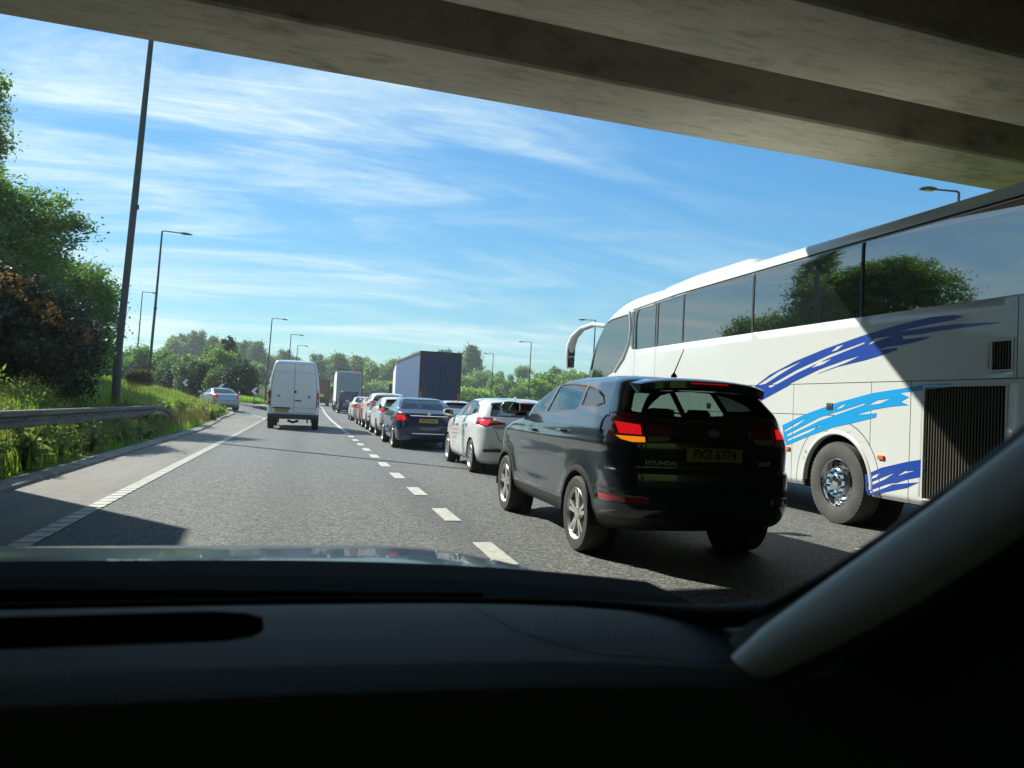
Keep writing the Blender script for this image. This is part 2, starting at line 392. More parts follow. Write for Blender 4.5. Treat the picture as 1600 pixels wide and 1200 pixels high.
def extract(bm, tagv, name, m, parent, push=0.0, solid=0.0):
    lay = bm.faces.layers.int['tag']; fs = [f for f in bm.faces if f[lay] == tagv]
    if not fs: return None
    left = set(fs); res = None
    while left:                                   # every separate pane / lens is a mesh of its own
        st = [left.pop()]; comp = []
        while st:
            f = st.pop(); comp.append(f)
            for e in f.edges:
                for g in e.link_faces:
                    if g in left: left.discard(g); st.append(g)
        if len(comp) < 3 and sum(f.calc_area() for f in comp) < 2e-4: continue
        idx = {}; vs = []; out = []
        for f in comp:
            q = []
            for v in f.verts:
                if v not in idx: idx[v] = len(vs); vs.append(v.co - v.normal * push)
                q.append(idx[v])
            out.append(q)
        me = bpy.data.meshes.new(name); me.from_pydata(vs, [], out); me.materials.append(m)
        res = finish(name, me, parent, sharp=50, fix=False)
    return res
def circ(cy, cz, r, n=28, a0=0, a1=2 * PI):
    return [(cy + r * math.cos(a0 + (a1 - a0) * i / n), cz + r * math.sin(a0 + (a1 - a0) * i / n)) for i in range(n)]
def line_poly(pts, w):
    """thin strip polygon along a polyline"""
    A, B = [], []
    for i, p in enumerate(pts):
        a = Vector(pts[max(i - 1, 0)]); b = Vector(pts[min(i + 1, len(pts) - 1)]); d = (b - a).normalized(); nrm = Vector((-d.y, d.x)) * w / 2
        A.append((p[0] + nrm.x, p[1] + nrm.y)); B.append((p[0] - nrm.x, p[1] - nrm.y))
    return A + B[::-1]
def grow(poly, d):
    n = len(poly); A = sum(poly[i][0] * poly[(i + 1) % n][1] - poly[(i + 1) % n][0] * poly[i][1] for i in range(n)); sg = 1 if A > 0 else -1; o = []
    for i in range(n):
        p0, p, p1 = Vector(poly[i - 1]), Vector(poly[i]), Vector(poly[(i + 1) % n])
        e0, e1 = (p - p0).normalized(), (p1 - p).normalized(); n0, n1 = Vector((e0.y, -e0.x)), Vector((e1.y, -e1.x))
        b = (n0 + n1); b = b / max(0.35, b.length_squared / 2) if b.length > 1e-6 else n0
        o.append((p.x + sg * b.x * d, p.y + sg * b.y * d))
    return o

# ------------------------------------------------------------------ wheels
def make_wheel(parent, loc, Rw, w, side, rim=None, style='double5', tyre=None):
    """part: wheel (rim, spokes, hub) > sub-part: tyre.  side=+1: outer face towards +X"""
    rim = rim or Rw * 0.66; mb = MB(); s = side; h = w / 2
    mb.lathe([(-s * h * 0.8, rim * 0.97), (s * h * 0.75, rim * 0.9), (s * h * 0.92, rim * 0.97), (s * h * 0.97, rim * 1.0), (s * h * 0.9, rim * 1.03)], 40, mi=0)
    mb.lathe([(s * h * 0.25, 0.01), (s * h * 0.25, rim * 0.9)], 32, mi=1)
    xo = s * h * 0.8
    def spoke(a, w0, w1, r0, r1, dx0, dx1):
        c, d = math.cos(a), math.sin(a)
        def P(r, t, x): return (x, r * c - t * d, r * d + t * c)
        A = [P(r0, -w0, xo + s * dx0), P(r0, w0, xo + s * dx0), P(r1, w1, xo + s * dx1), P(r1, -w1, xo + s * dx1)]
        B = [(p[0] - s * 0.035, p[1], p[2]) for p in A]
        mb.add(A + B, [(0, 1, 2, 3), (4, 7, 6, 5), (0, 4, 5, 1), (1, 5, 6, 2), (2, 6, 7, 3), (3, 7, 4, 0)], 0)
    if style == 'double5':
        for k in range(5):
            for e in (-0.17, 0.17): spoke(2 * PI * k / 5 + 0.3 + e, rim * 0.06, rim * 0.085, rim * 0.16, rim * 0.95, 0.0, 0.006)
    elif style == 'multi':
        for k in range(10): spoke(2 * PI * k / 10, rim * 0.06, rim * 0.07, rim * 0.18, rim * 0.95, 0.0, 0.004)
    elif style == 'steel':
        mb.lathe([(xo, rim * 0.2), (xo - s * 0.01, rim * 0.5), (xo - s * 0.03, rim * 0.9)], 32)
    mb.lathe([(xo - s * 0.03, rim * 0.30), (xo + s * 0.004, rim * 0.26), (xo + s * 0.012, rim * 0.15), (xo + s * 0.012, 0.004)], 24)
    o = mb.build('wheel', [M['alloy'], M['brake']], parent, sharp=30); o.location = loc
    t = MB(); r0 = rim * 1.0
    t.lathe([(-s * h * 0.8, r0 * 0.98), (-s * h, r0 * 1.12), (-s * h, Rw * 0.93), (-s * h * 0.82, Rw * 0.99), (-s * h * 0.5, Rw), (s * h * 0.5, Rw), (s * h * 0.82, Rw * 0.99), (s * h, Rw * 0.94), (s * h * 1.02, r0 * 1.2), (s * h * 0.96, r0 * 1.02), (s * h * 0.8, r0 * 0.98)], 48)
    to = t.build('tyre', tyre or M['rubber'], o, sharp=40)
    return o

# ------------------------------------------------------------------ generic car
def make_car(sp):
    root = thing(sp['name'], sp['label'], sp['cat'], group=sp.get('group'))
    Rw, wW, yr, yf, tr = sp['wheel']          # radius, width, rear axle y, front axle y, half track to the tyre's outer face
    Ra = sp.get('arch', Rw * 1.13)
    def bump(y, z):
        b = 0
        for yc in (yr, yf):
            r = math.hypot(y - yc, z - Rw); b += sp.get('flare', 0.018) * math.exp(-((r - Ra) / 0.09) ** 2)
        for (zc, wd, am, ya, yb) in sp.get('creases', []):
            if ya < y < yb: b += am * math.exp(-((z - zc) / wd) ** 2) * math.sin(PI * (y - ya) / (yb - ya)) ** 0.5
        return b
    bm = shell(sp['keys'], sub=sp.get('sub', 5), bump=bump, **sp.get('shell', {}))
    tags = {}; nid = [10]
    def tg(key):
        if key not in tags: tags[key] = nid[0]; nid[0] += 1
        return tags[key]
    lower = sp.get('clad_z')
    if lower:
        zc = lower
        for s_ in (1, -1): knife(bm, 'x', s_, [(-3, 0), (3, 0), (3, zc), (-3, zc)], 3, 0.1)
        knife(bm, 'y', -1, [(-1.2, 0), (1.2, 0), (1.2, zc), (-1.2, zc)], 3, 0.1)
    for s_ in (1, -1):
        for yc in (yr, yf):
            if sp.get('arch_trim'): knife(bm, 'x', s_, [p for p in circ(yc, Rw, Ra + sp['arch_trim'])], 3, 0.15)
            if sp.get('arch_trim'): knife(bm, 'x', s_, circ(yc, Rw, Ra + sp['arch_trim'] + 0.006), 2, 0.15, only=(0,))
        for poly, w in sp.get('seams_x', []): knife(bm, 'x', s_, line_poly(poly, w), 2, 0.15, only=(0, 3))
    for poly, w in sp.get('seams_y', []): knife(bm, 'y', -1, line_poly(poly, w), 2, 0.1, only=(0, 3))
    for poly, key in sp.get('win_x', []):
        for s_ in (1, -1):
            knife(bm, 'x', s_, grow(poly, sp.get('seal', 0.022)), 2, 0.15); knife(bm, 'x', s_, poly, tg(key), 0.15)
    for poly, key in sp.get('win_y', []):
        knife(bm, 'y', -1, grow(poly, sp.get('seal', 0.022)), 2, 0.05); knife(bm, 'y', -1, poly, tg(key), 0.05)
    for poly, key in sp.get('win_f', []):
        knife(bm, 'y', 1, poly, tg(key), 0.15)
    for axis, sg, poly, key, thr in sp.get('lamps', []):
        for pl, s_ in ((poly, 1), ([(-p[0], p[1]) for p in poly], -1)) if axis == 'y' else ((poly, 1), (poly, -1)):
            knife(bm, axis, -1 if axis == 'y' else s_, pl, tg(key + ('r' if s_ > 0 else 'l')), thr)
    for s_ in (1, -1):
        for yc in (yr, yf): knife(bm, 'x', s_, circ(yc, Rw, Ra), 1, 0.0)
    lay = bm.faces.layers.int['tag']
    bm.normal_update()
    for key, tv in tags.items():
        base = key.rstrip('0123456789') if key in sp['parts'] else key[:-1]
        nm, mk = sp['parts'].get(key) or sp['parts'][key[:-1]]
        extract(bm, tv, nm, M[mk] if isinstance(mk, str) else mk, root, push=0.006 if 'glass' in str(mk) else -0.002)
    kill = [f for f in bm.faces if f[lay] == 1 or f[lay] >= 10]
    bmesh.ops.delete(bm, geom=kill, context='FACES')
    for f in bm.faces: f.material_index = {0: 0, 2: 1, 3: 2}.get(f[lay], 0)
    me = bpy.data.meshes.new('body'); bm.to_mesh(me); bm.free()
    for m in (sp['paint'], M['gap'], sp.get('cladm', M['clad_grey']), M['dark']): me.materials.append(m)
    body = finish('body', me, root, sharp=sp.get('sharp', 40), fix=False)
    so_ = body.modifiers.new('solid', 'SOLIDIFY'); so_.thickness = 0.025; so_.offset = -1; so_.material_offset = 3; so_.material_offset_rim = 1
    # wheel housings and floor, dark
    ub = MB()
    zb = sp['keys'][0][0] + 0.02; wi = tr - wW - 0.06
    ub.box(-wi, wi, sp['keys'][0][1] + 0.1, sp['keys'][0][2] - 0.1, zb, zb + 0.06)
    for s_ in (1, -1):
        for yc in (yr, yf):
            n = 20; secs = []
            for i in range(n + 1):
                a = PI * 1.08 * i / n - PI * 0.04; rr = Ra - 0.004
                secs.append([Vector((s_ * (tr + 0.005), yc + rr * math.cos(a), Rw + rr * math.sin(a))), Vector((s_ * wi, yc + rr * math.cos(a), Rw + rr * math.sin(a)))])
            ub.strip(secs)
            ub.add([(s_ * wi, yc + Ra * math.cos(2 * PI * i / 24), Rw + Ra * math.sin(2 * PI * i / 24)) for i in range(24)], [tuple(range(24))])
    ub.build('underbody', M['dark'], root, sharp=40)
    for s_ in (1, -1):
        for yc in (yr, yf): make_wheel(root, (s_ * (tr - wW / 2), yc, Rw), Rw, wW, s_, rim=sp.get('rim'), style=sp.get('style', 'double5'))
    # mirrors
    if sp.get('mirror'):
        my, mz, mx = sp['mirror']
        for s_ in (1, -1):
            m = MB()
            secs = []
            for i, (dy, k) in enumerate(((0.0, 0.92), (0.02, 1.0), (0.09, 0.95), (0.15, 0.72), (0.18, 0.3))):
                ring = []
                for j in range(14):
                    a = 2 * PI * j / 14; cx, sx = math.cos(a), math.sin(a)
                    e = 0.6; ring.append(Vector((s_ * (mx + 0.14 + 0.115 * k * math.copysign(abs(cx) ** e, cx)), my + dy, mz + 0.09 + 0.075 * k * math.copysign(abs(sx) ** e, sx))))
                secs.append(ring)
            m.strip(secs, closed=True, cap=True)
            m.box(*(sorted((s_ * (mx - 0.06), s_ * (mx + 0.08)))), my + 0.03, my + 0.10, mz + 0.0, mz + 0.05)
            mo = m.build('door_mirror', sp.get('mirror_mat', sp['paint']), root, sharp=50)
            g = MB(); xs = sorted((s_ * (mx + 0.045), s_ * (mx + 0.235)))
            g.add([(xs[0], my - 0.004, mz + 0.03), (xs[1], my - 0.004, mz + 0.03), (xs[1], my - 0.004, mz + 0.15), (xs[0], my - 0.004, mz + 0.15)], [(0, 1, 2, 3)])
            g.build('mirror_glass', M['mirror'], mo, sharp=0)
    # handles
    for (hy, hz, hx) in sp.get('handles', []):
        for s_ in (1, -1):
            h = MB(); h.tube([(s_ * (hx - 0.01), hy - 0.10, hz), (s_ * (hx + 0.03), hy - 0.07, hz), (s_ * (hx + 0.035), hy + 0.06, hz + 0.004), (s_ * (hx - 0.01), hy + 0.10, hz + 0.004)], [0.012, 0.016, 0.016, 0.012], 8)
            h.build('door_handle', sp.get('handle_mat', sp['paint']), root)
    # seats
    for (sx, sy) in sp.get('seats', []):
        b = MB()
        def rbox(cx, cy, cz, wx, wy, wz, lean=0.0):
            secs = []
            for i in range(7):
                t = i / 6; k = 1 - 0.35 * abs(2 * t - 1) ** 4; ring = []
                for j in range(12):
                    a = 2 * PI * j / 12; c_, s2 = math.cos(a), math.sin(a)
                    ring.append(Vector((cx + wx * k * math.copysign(abs(c_) ** 0.6, c_), cy + wy * k * math.copysign(abs(s2) ** 0.6, s2) - lean * t, cz + wz * t)))
                secs.append(ring)
            b.strip(secs, closed=True, cap=True)
        zs = sp.get('seat_z', 0.55)
        rbox(sx, sy, zs, 0.25, 0.09, 0.62, 0.12); rbox(sx, sy + 0.28, zs - 0.12, 0.25, 0.28, 0.16)
        s_ob = b.build('seat', M['seat'], root)
        b = MB(); rbox(sx, sy - 0.13, zs + 0.66, 0.14, 0.05, 0.19, 0.02); b.tube([(sx - 0.06, sy - 0.12, zs + 0.55), (sx - 0.06, sy - 0.12, zs + 0.7)], 0.008, 6); b.tube([(sx + 0.06, sy - 0.12, zs + 0.55), (sx + 0.06, sy - 0.12, zs + 0.7)], 0.008, 6)
        b.build('headrest', M['seat'], s_ob)
    # plate
    if sp.get('plate'):
        (py, pz, txt, tilt) = sp['plate']
        p = MB(); p.box(-0.26, 0.26, -0.006, 0.006, -0.0575, 0.0575)
        po = p.build('number_plate', M['plate_yellow'], root, sharp=0, bevel=0.004); po.location = (0, py, pz); po.rotation_euler = (tilt, 0, 0)
        text_part('lettering', txt, 0.108, M['ink'], po, (0, -0.0075, 0), (PI / 2, 0, 0), 0.0008, 0.92, 0.002)
    if sp.get('extra'): sp['extra'](root)
    return root

# ------------------------------------------------------------------ ground, road, markings
def sstep(a, b, x): t = np.clip((x - a) / (b - a), 0, 1); return t * t * (3 - 2 * t)
def zroad(x, y):
    s = sstep(-2.3, -5.0, x)
    return 0.25 * sstep(42, 57, y) * s + 0.02 * np.maximum(0, y - 57) * sstep(-2.5, -6.0, x) * np.where(y > 57, 1, 0) - 0.011 * np.maximum(0, y - 110) * s
PN = [(-3.5, -200), (-3.5, 28), (-3.85, 36), (-4.3, 43), (-4.25, 49), (-4.55, 51.5), (-5.6, 54.2), (-8, 59), (-12, 68), (-25, 92), (-60, 140), (-400, 500), (-900, 500), (-900, -200)]
PF = [(-3.4, 1500), (-3.4, 80), (-3.5, 67), (-4.2, 65.2), (-7, 70), (-11.5, 80), (-22, 99), (-57, 150), (-395, 512), (-900, 1500)]
PR = [(11.8, -200), (11.8, 1500), (1500, 1500), (1500, -200)]
PA = [(-3.4, 250), (11.8, 250), (11.8, 1500), (-3.4, 1500)]
def sdist(X, Y, poly):
    d = np.full(X.shape, 1e9); ins = np.zeros(X.shape, bool); n = len(poly)
    for i in range(n):
        (ax, ay), (bx, by) = poly[i], poly[(i + 1) % n]
        dx, dy = bx - ax, by - ay; t = np.clip(((X - ax) * dx + (Y - ay) * dy) / (dx * dx + dy * dy), 0, 1)
        d = np.minimum(d, np.hypot(X - ax - t * dx, Y - ay - t * dy))
        if ay != by:
            c = ((ay > Y) != (by > Y)) & (X < (bx - ax) * (Y - ay) / (by - ay) + ax); ins ^= c
    return np.where(ins, d, -d)
def zground(X, Y):
    X = np.asarray(X, float); Y = np.asarray(Y, float); zr = zroad(X, Y); z = zr - 0.25
    sn = sdist(X, Y, PN)
    b = np.interp(sn, [0, .12, .6, 1.2, 2.2, 3.5, 6, 10, 20, 60, 400], [0, .05, .10, .26, .72, 1.05, 1.6, 2.2, 3.4, 6, 12])
    z = np.maximum(z, zr + np.where(sn > 0, b, np.maximum(sn * 0.6, -0.25)))
    sf = sdist(X, Y, PF); b = np.interp(sf, [0, .1, 2.0, 4, 8, 15, 30, 80, 400], [0, .10, .13, .5, 1.6, 2.6, 3.8, 6, 14])
    z = np.maximum(z, zr + np.where(sf > 0, b, np.maximum(sf * 0.6, -0.25)))
    sr = sdist(X, Y, PR); b = np.interp(sr, [0, .1, 3, 9, 30, 60, 110, 400], [0, .1, .15, .6, 3.4, 8.0, 11.0, 16]) * (0.12 + 0.88 * sstep(50, 190, Y))
    z = np.maximum(z, np.where(sr > 0, b, np.maximum(sr * 0.6, -0.25)))
    sa = sdist(X, Y, PA); b = np.interp(sa, [0, 7], [0, 1.5]) + np.maximum(0, Y - 250) * 0.02
    z = np.maximum(z, np.where(sa > 0, b, -9))
    z = np.maximum(z, np.where(Y < -60, 30 * sstep(-60, -170, Y), -9))  # unseen hill added behind the camera to keep low sky out of reflections
    return z
def gz1(x, y): return float(zground(np.array([x]), np.array([y]))[0])
def grid_mesh(name, xs, ys, fz, m, smooth=True):
    X, Y = np.meshgrid(xs, ys); Z = fz(X, Y); nx, ny = len(xs), len(ys)
    v = np.stack([X, Y, Z], -1).reshape(-1, 3)
    i = (np.arange(ny - 1)[:, None] * nx + np.arange(nx - 1)[None, :]).reshape(-1)
    f = np.stack([i, i + 1, i + nx + 1, i + nx], -1)
    me = bpy.data.meshes.new(name); me.vertices.add(len(v)); me.vertices.foreach_set('co', v.ravel())
    me.loops.add(f.size); me.loops.foreach_set('vertex_index', f.ravel()); me.polygons.add(len(f)); me.polygons.foreach_set('loop_start', np.arange(0, f.size, 4))
    me.update(calc_edges=True); me.polygons.foreach_set('use_smooth', [smooth] * len(f)); me.materials.append(m)
    o = bpy.data.objects.new(name, me); COL.objects.link(o); return o

def ground_mat():
    m = bpy.data.materials.new('verge_ground'); m.use_nodes = True; T = NT(m); b = m.node_tree.nodes['Principled BSDF']; b.inputs['Roughness'].default_value = 0.95; b.inputs['Specular IOR Level'].default_value = 0.1
    tcn = T.n('ShaderNodeTexCoord')
    def nz(s, d=6):
        n = T.n('ShaderNodeTexNoise'); n.inputs['Scale'].default_value = s; n.inputs['Detail'].default_value = d; n.inputs['Roughness'].default_value = 0.65; T.l(tcn.outputs['Object'], n.inputs[0]); return n.outputs[0]
    def mix(f, a, c):
        n = T.n('ShaderNodeMix', data_type='RGBA'); T.l(f, n.inputs[0])
        for i, q in ((6, a), (7, c)):
            if isinstance(q, tuple): n.inputs[i].default_value = (*q, 1)
            else: T.l(q, n.inputs[i])
        return n.outputs[2]
    def rmp(x, a, c):
        n = T.n('ShaderNodeMapRange'); n.inputs[1].default_value = a; n.inputs[2].default_value = c; T.l(x, n.inputs[0]); return n.outputs[0]
    g = mix(rmp(nz(0.06), 0.4, 0.6), (0.12, 0.19, 0.035), (0.17, 0.21, 0.05))
    g = mix(rmp(nz(0.9), 0.35, 0.65), g, (0.075, 0.12, 0.028))
    g = mix(rmp(nz(7.0), 0.4, 0.7), g, (0.15, 0.19, 0.045))
    T.l(g, b.inputs['Base Color'])
    bp = T.n('ShaderNodeBump'); bp.inputs['Strength'].default_value = 0.8; bp.inputs['Distance'].default_value = 0.15; T.l(nz(9.0), bp.inputs['Height']); T.l(bp.outputs[0], b.inputs['Normal'])
    return m
def asphalt_mat(name, c0, c1, chip, dust, chips=0.5, bump=0.9, patch=0.35, tracks=False):
    """coarse stone mastic: pale chips in dark binder, long faint wheel tracks and stains"""
    m = bpy.data.materials.new(name); m.use_nodes = True; T = NT(m); b = m.node_tree.nodes['Principled BSDF']
    tcn = T.n('ShaderNodeTexCoord')
    v = T.n('ShaderNodeTexVoronoi'); v.inputs['Scale'].default_value = 62; T.l(tcn.outputs['Object'], v.inputs[0])
    v2 = T.n('ShaderNodeTexVoronoi'); v2.inputs['Scale'].default_value = 24; T.l(tcn.outputs['Object'], v2.inputs[0])
    n1 = T.n('ShaderNodeTexNoise'); n1.inputs['Scale'].default_value = 0.5; n1.inputs['Detail'].default_value = 8; n1.inputs['Roughness'].default_value = 0.7
    mp = T.n('ShaderNodeMapping'); mp.inputs['Scale'].default_value = (1.6, 0.25, 1); T.l(tcn.outputs['Object'], mp.inputs[0]); T.l(mp.outputs[0], n1.inputs[0])
    n3 = T.n('ShaderNodeTexNoise'); n3.inputs['Scale'].default_value = 9; n3.inputs['Detail'].default_value = 8; n3.inputs['Roughness'].default_value = 0.75; T.l(tcn.outputs['Object'], n3.inputs[0])
    def rmp(x, a, c, lo=0, hi=1):
        n = T.n('ShaderNodeMapRange'); n.inputs[1].default_value = a; n.inputs[2].default_value = c; n.inputs[3].default_value = lo; n.inputs[4].default_value = hi; T.l(x, n.inputs[0]); return n.outputs[0]
    def mix(f, a, c):
        n = T.n('ShaderNodeMix', data_type='RGBA')
        if isinstance(f, float): n.inputs[0].default_value = f
        else: T.l(f, n.inputs[0])
        for i, q in ((6, a), (7, c)):
            if isinstance(q, tuple): n.inputs[i].default_value = (*q, 1)
            else: T.l(q, n.inputs[i])
        return n.outputs[2]
    sp = T.n('ShaderNodeSeparateColor'); T.l(v.outputs['Color'], sp.inputs[0])
    sp2 = T.n('ShaderNodeSeparateColor'); T.l(v2.outputs['Color'], sp2.inputs[0])
    col = mix(rmp(n3.outputs[0], 0.35, 0.65), c0, c1)
    col = mix(rmp(sp.outputs[0], 1 - chips, 1.0, 0, 0.85), col, chip)
    col = mix(rmp(sp2.outputs[1], 0.55, 1.0, 0, 0.5), col, tuple(x * 0.45 for x in c0))
    col = mix(rmp(n1.outputs[0], 0.42, 0.72, 0, patch), col, dust)
    if tracks:
        sx = T.n('ShaderNodeSeparateXYZ'); T.l(tcn.outputs['Object'], sx.inputs[0])
        a = T.n('ShaderNodeMath', operation='MULTIPLY_ADD'); a.inputs[1].default_value = 2 * PI / 1.87; a.inputs[2].default_value = 0.9; T.l(sx.outputs[0], a.inputs[0])
        c_ = T.n('ShaderNodeMath', operation='COSINE'); T.l(a.outputs[0], c_.inputs[0])
        n4 = T.n('ShaderNodeTexNoise'); n4.inputs['Scale'].default_value = 0.7; n4.inputs['Detail'].default_value = 5; m4 = T.n('ShaderNodeMapping'); m4.inputs['Scale'].default_value = (1.0, 0.12, 1); T.l(tcn.outputs['Object'], m4.inputs[0]); T.l(m4.outputs[0], n4.inputs[0])
        k_ = T.n('ShaderNodeMath', operation='MULTIPLY'); T.l(rmp(c_.outputs[0], 0.1, 1.0), k_.inputs[0]); T.l(rmp(n4.outputs[0], 0.35, 0.65, 0.1, 0.42), k_.inputs[1])
        col = mix(k_.outputs[0], col, (0.062, 0.062, 0.060))
        # drips and oil spots
        n5 = T.n('ShaderNodeTexNoise'); n5.inputs['Scale'].default_value = 2.3; n5.inputs['Detail'].default_value = 3; T.l(tcn.outputs['Object'], n5.inputs[0])
        col = mix(rmp(n5.outputs[0], 0.68, 0.76, 0, 0.5), col, (0.045, 0.044, 0.042))
    T.l(col, b.inputs['Base Color'])
    b.inputs['Roughness'].default_value = 0.78; b.inputs['Specular IOR Level'].default_value = 0.35
    bp = T.n('ShaderNodeBump'); bp.inputs['Strength'].default_value = bump; bp.inputs['Distance'].default_value = 0.006
    T.l(rmp(v.outputs['Distance'], 0.0, 0.55, 1, 0), bp.inputs['Height']); T.l(bp.outputs[0], b.inputs['Normal'])
    return m
M['asphalt'] = asphalt_mat('asphalt', (0.070, 0.071, 0.067), (0.115, 0.116, 0.108), (0.33, 0.33, 0.31), (0.17, 0.168, 0.152), 0.55, tracks=True)
M['strip'] = asphalt_mat('dusty_hard_strip', (0.125, 0.116, 0.10), (0.19, 0.175, 0.15), (0.27, 0.25, 0.215), (0.27, 0.245, 0.205), 0.35, 0.5, 0.7)
M['line'] = mat('road_paint', (0.62, 0.60, 0.52), 0.65, var=0.5, vscale=11, bump=0.4, bscale=90, col2=(0.36, 0.345, 0.30))
M['kerb'] = mat('kerb_concrete', (0.34, 0.31, 0.26), 0.9, var=0.6, vscale=3.5, bump=0.5, bscale=40, col2=(0.11, 0.10, 0.085))
M['concrete'] = None

def arng(*segs):
    o = []
    for a, b, s in segs: o += list(np.arange(a, b - 1e-6, s))
    return np.array(o + [segs[-1][1]])
gx_ = arng((-2500, -400, 300), (-400, -60, 30), (-60, -16, 1.5), (-16, -2, 0.35), (-2, 11, 3.25), (11, 14, 0.5), (14, 110, 2.5), (110, 400, 25), (400, 2500, 300))
gy_ = arng((-2500, -300, 400), (-300, -40, 20), (-40, 4, 4), (4, 70, 0.4), (70, 120, 1.0), (120, 320, 4), (320, 700, 30), (700, 3500, 400))
ground = grid_mesh('ground', gx_, gy_, zground, ground_mat()); tag(ground, kind='structure')
rx_ = arng((-62, -16, 2), (-16, -2, 0.7), (-2, 11.9, 13.9)); ry_ = arng((-30, 40, 10), (40, 70, 1.0), (70, 150, 2.0), (150, 252, 20))
road = grid_mesh('road', rx_, ry_, zroad, M['asphalt']); tag(road, kind='structure')
def ribbon(name, pts, w, m, dz=0.004, step=0.6, kind='structure', taper=False):
    """flat painted band following the road surface"""
    P = []
    for (a, b) in zip(pts[:-1], pts[1:]):
        n = max(1, int(math.dist(a, b) / step)); P += [(a[0] + (b[0] - a[0]) * i / n, a[1] + (b[1] - a[1]) * i / n) for i in range(n)]
    P.append(pts[-1]); secs = []
    for i, p in enumerate(P):
        a = P[max(i - 1, 0)]; b = P[min(i + 1, len(P) - 1)]; d = Vector((b[0] - a[0], b[1] - a[1])).normalized(); q = Vector((-d.y, d.x)) * w / 2
        secs.append([Vector((p[0] + s * q.x, p[1] + s * q.y, float(zroad(p[0] + s * q.x, p[1] + s * q.y)) + dz)) for s in (-1, 1)])
    mb = MB(); mb.strip(secs); o = mb.build(name, m, sharp=0); tag(o, kind=kind); return o
# dusty hard strip between edge line and kerb
mb = MB(); ys = list(np.arange(-6, 48.1, 1.0)); secs = []
for y in ys:
    xl = float(np.interp(y, [p[1] for p in PN[:5]], [p[0] for p in PN[:5]])) - 0.05
    secs.append([Vector((xl, y, 0.004 + float(zroad(xl, y)))), Vector((-2.16 + 0.0 * y, y, 0.004 + float(zroad(-2.16, y))))])
mb.strip(secs); tag(mb.build('hard_strip', M['strip'], sharp=0), kind='structure')
# edge line with raised ribs
edge_pts = [(-2.18, -6), (-2.18, 30), (-2.22, 44), (-2.32, 46), (-2.62, 48.2), (-3.2, 50.2), (-4.0, 51.8), (-5.2, 54.4), (-7.6, 59.2), (-11.6, 68.3), (-24.6, 92.3)]
ribbon('edge_line', edge_pts, 0.17, M['line'], 0.008)
mb = MB()
for y in np.arange(4.0, 46, 0.26): mb.box(-2.262, -2.098, y, y + 0.06, 0.0085, 0.0125)
tag(mb.build('edge_line_ribs', M['line'], sharp=0), kind='structure')
# lane-drop marks, then solid line
def lx(y): return float(np.interp(y, [0, 6.6, 13.7, 25, 36, 48, 70, 90, 150, 250], [1.68, 1.66, 1.58, 1.54, 1.48, 1.42, 1.5, 1.75, 2.2, 3.0]))
mb = MB()
for k in range(-4, 12):
    y = 6.62 + 2.31 * k; x = lx(y); mb.box(x - 0.09, x + 0.09, y - 0.5, y + 0.5, 0.001, 0.0075)
tag(mb.build('lane_marks', M['line'], sharp=0), kind='structure')
ribbon('lane_line', [(lx(y), y) for y in np.arange(33.4, 250, 4)], 0.16, M['line'])
mb = MB()
for k in range(0, 26):
    y = 5.75 + 9.0 * (k - 1); mb.box(5.50, 5.62, y - 1.0, y + 1.0, 0.001, 0.006)
tag(mb.build('lane_dashes', M['line'], sharp=0), kind='structure')
ribbon('far_edge_line', [(11.2, -20), (11.2, 250)], 0.15, M['line'], step=30)
# kerbs
def kerb(name, pts, w, h, m, step=0.9):
    P = []
    for (a, b) in zip(pts[:-1], pts[1:]):
        n = max(1, int(math.dist(a, b) / step)); P += [(a[0] + (b[0] - a[0]) * i / n, a[1] + (b[1] - a[1]) * i / n) for i in range(n)]
    P.append(pts[-1]); secs = []
    rnd = random.Random(5)
    for i, p in enumerate(P):
        a = P[max(i - 1, 0)]; b = P[min(i + 1, len(P) - 1)]; d = Vector((b[0] - a[0], b[1] - a[1])).normalized(); q = Vector((-d.y, d.x))
        z = float(zroad(p[0], p[1])); e = rnd.uniform(-0.012, 0.012); hh = h + rnd.uniform(-0.008, 0.008)
        secs.append([Vector((p[0] + q.x * t, p[1] + q.y * t, z + zz_)) for t, zz_ in ((-0.05 + e, -0.05), (-0.04 + e, hh * 0.75), (-0.015 + e, hh), (w, hh + 0.01), (w + 0.03, -0.05))])
    mb = MB(); mb.strip(secs); o = mb.build(name, m, sharp=30); tag(o, kind='structure')
kerb('kerb', [(p[0], max(p[1], -6)) for p in PN[:10]], 0.22, 0.055, M['kerb'])
kerb('kerb', [(p[0], min(p[1], 240)) for p in PF[1:8]], 0.2, 0.12, M['kerb'])
pts = PF[2:8]
mb = MB(); secs = []
for (a, b) in zip(pts[:-1], pts[1:]):
    for i in range(8):
        t = i / 8; p = Vector((a[0] + (b[0] - a[0]) * t, a[1] + (b[1] - a[1]) * t)); d = Vector((b[0] - a[0], b[1] - a[1])).normalized(); q = Vector((-d.y, d.x))
        if q.y < 0: q = -q
        secs.append([Vector((p.x + q.x * s, p.y + q.y * s, float(zroad(p.x, p.y)) + 0.145)) for s in (0.15, 1.9)])
mb.strip(secs); tag(mb.build('pavement', M['kerb'], sharp=0), kind='structure')

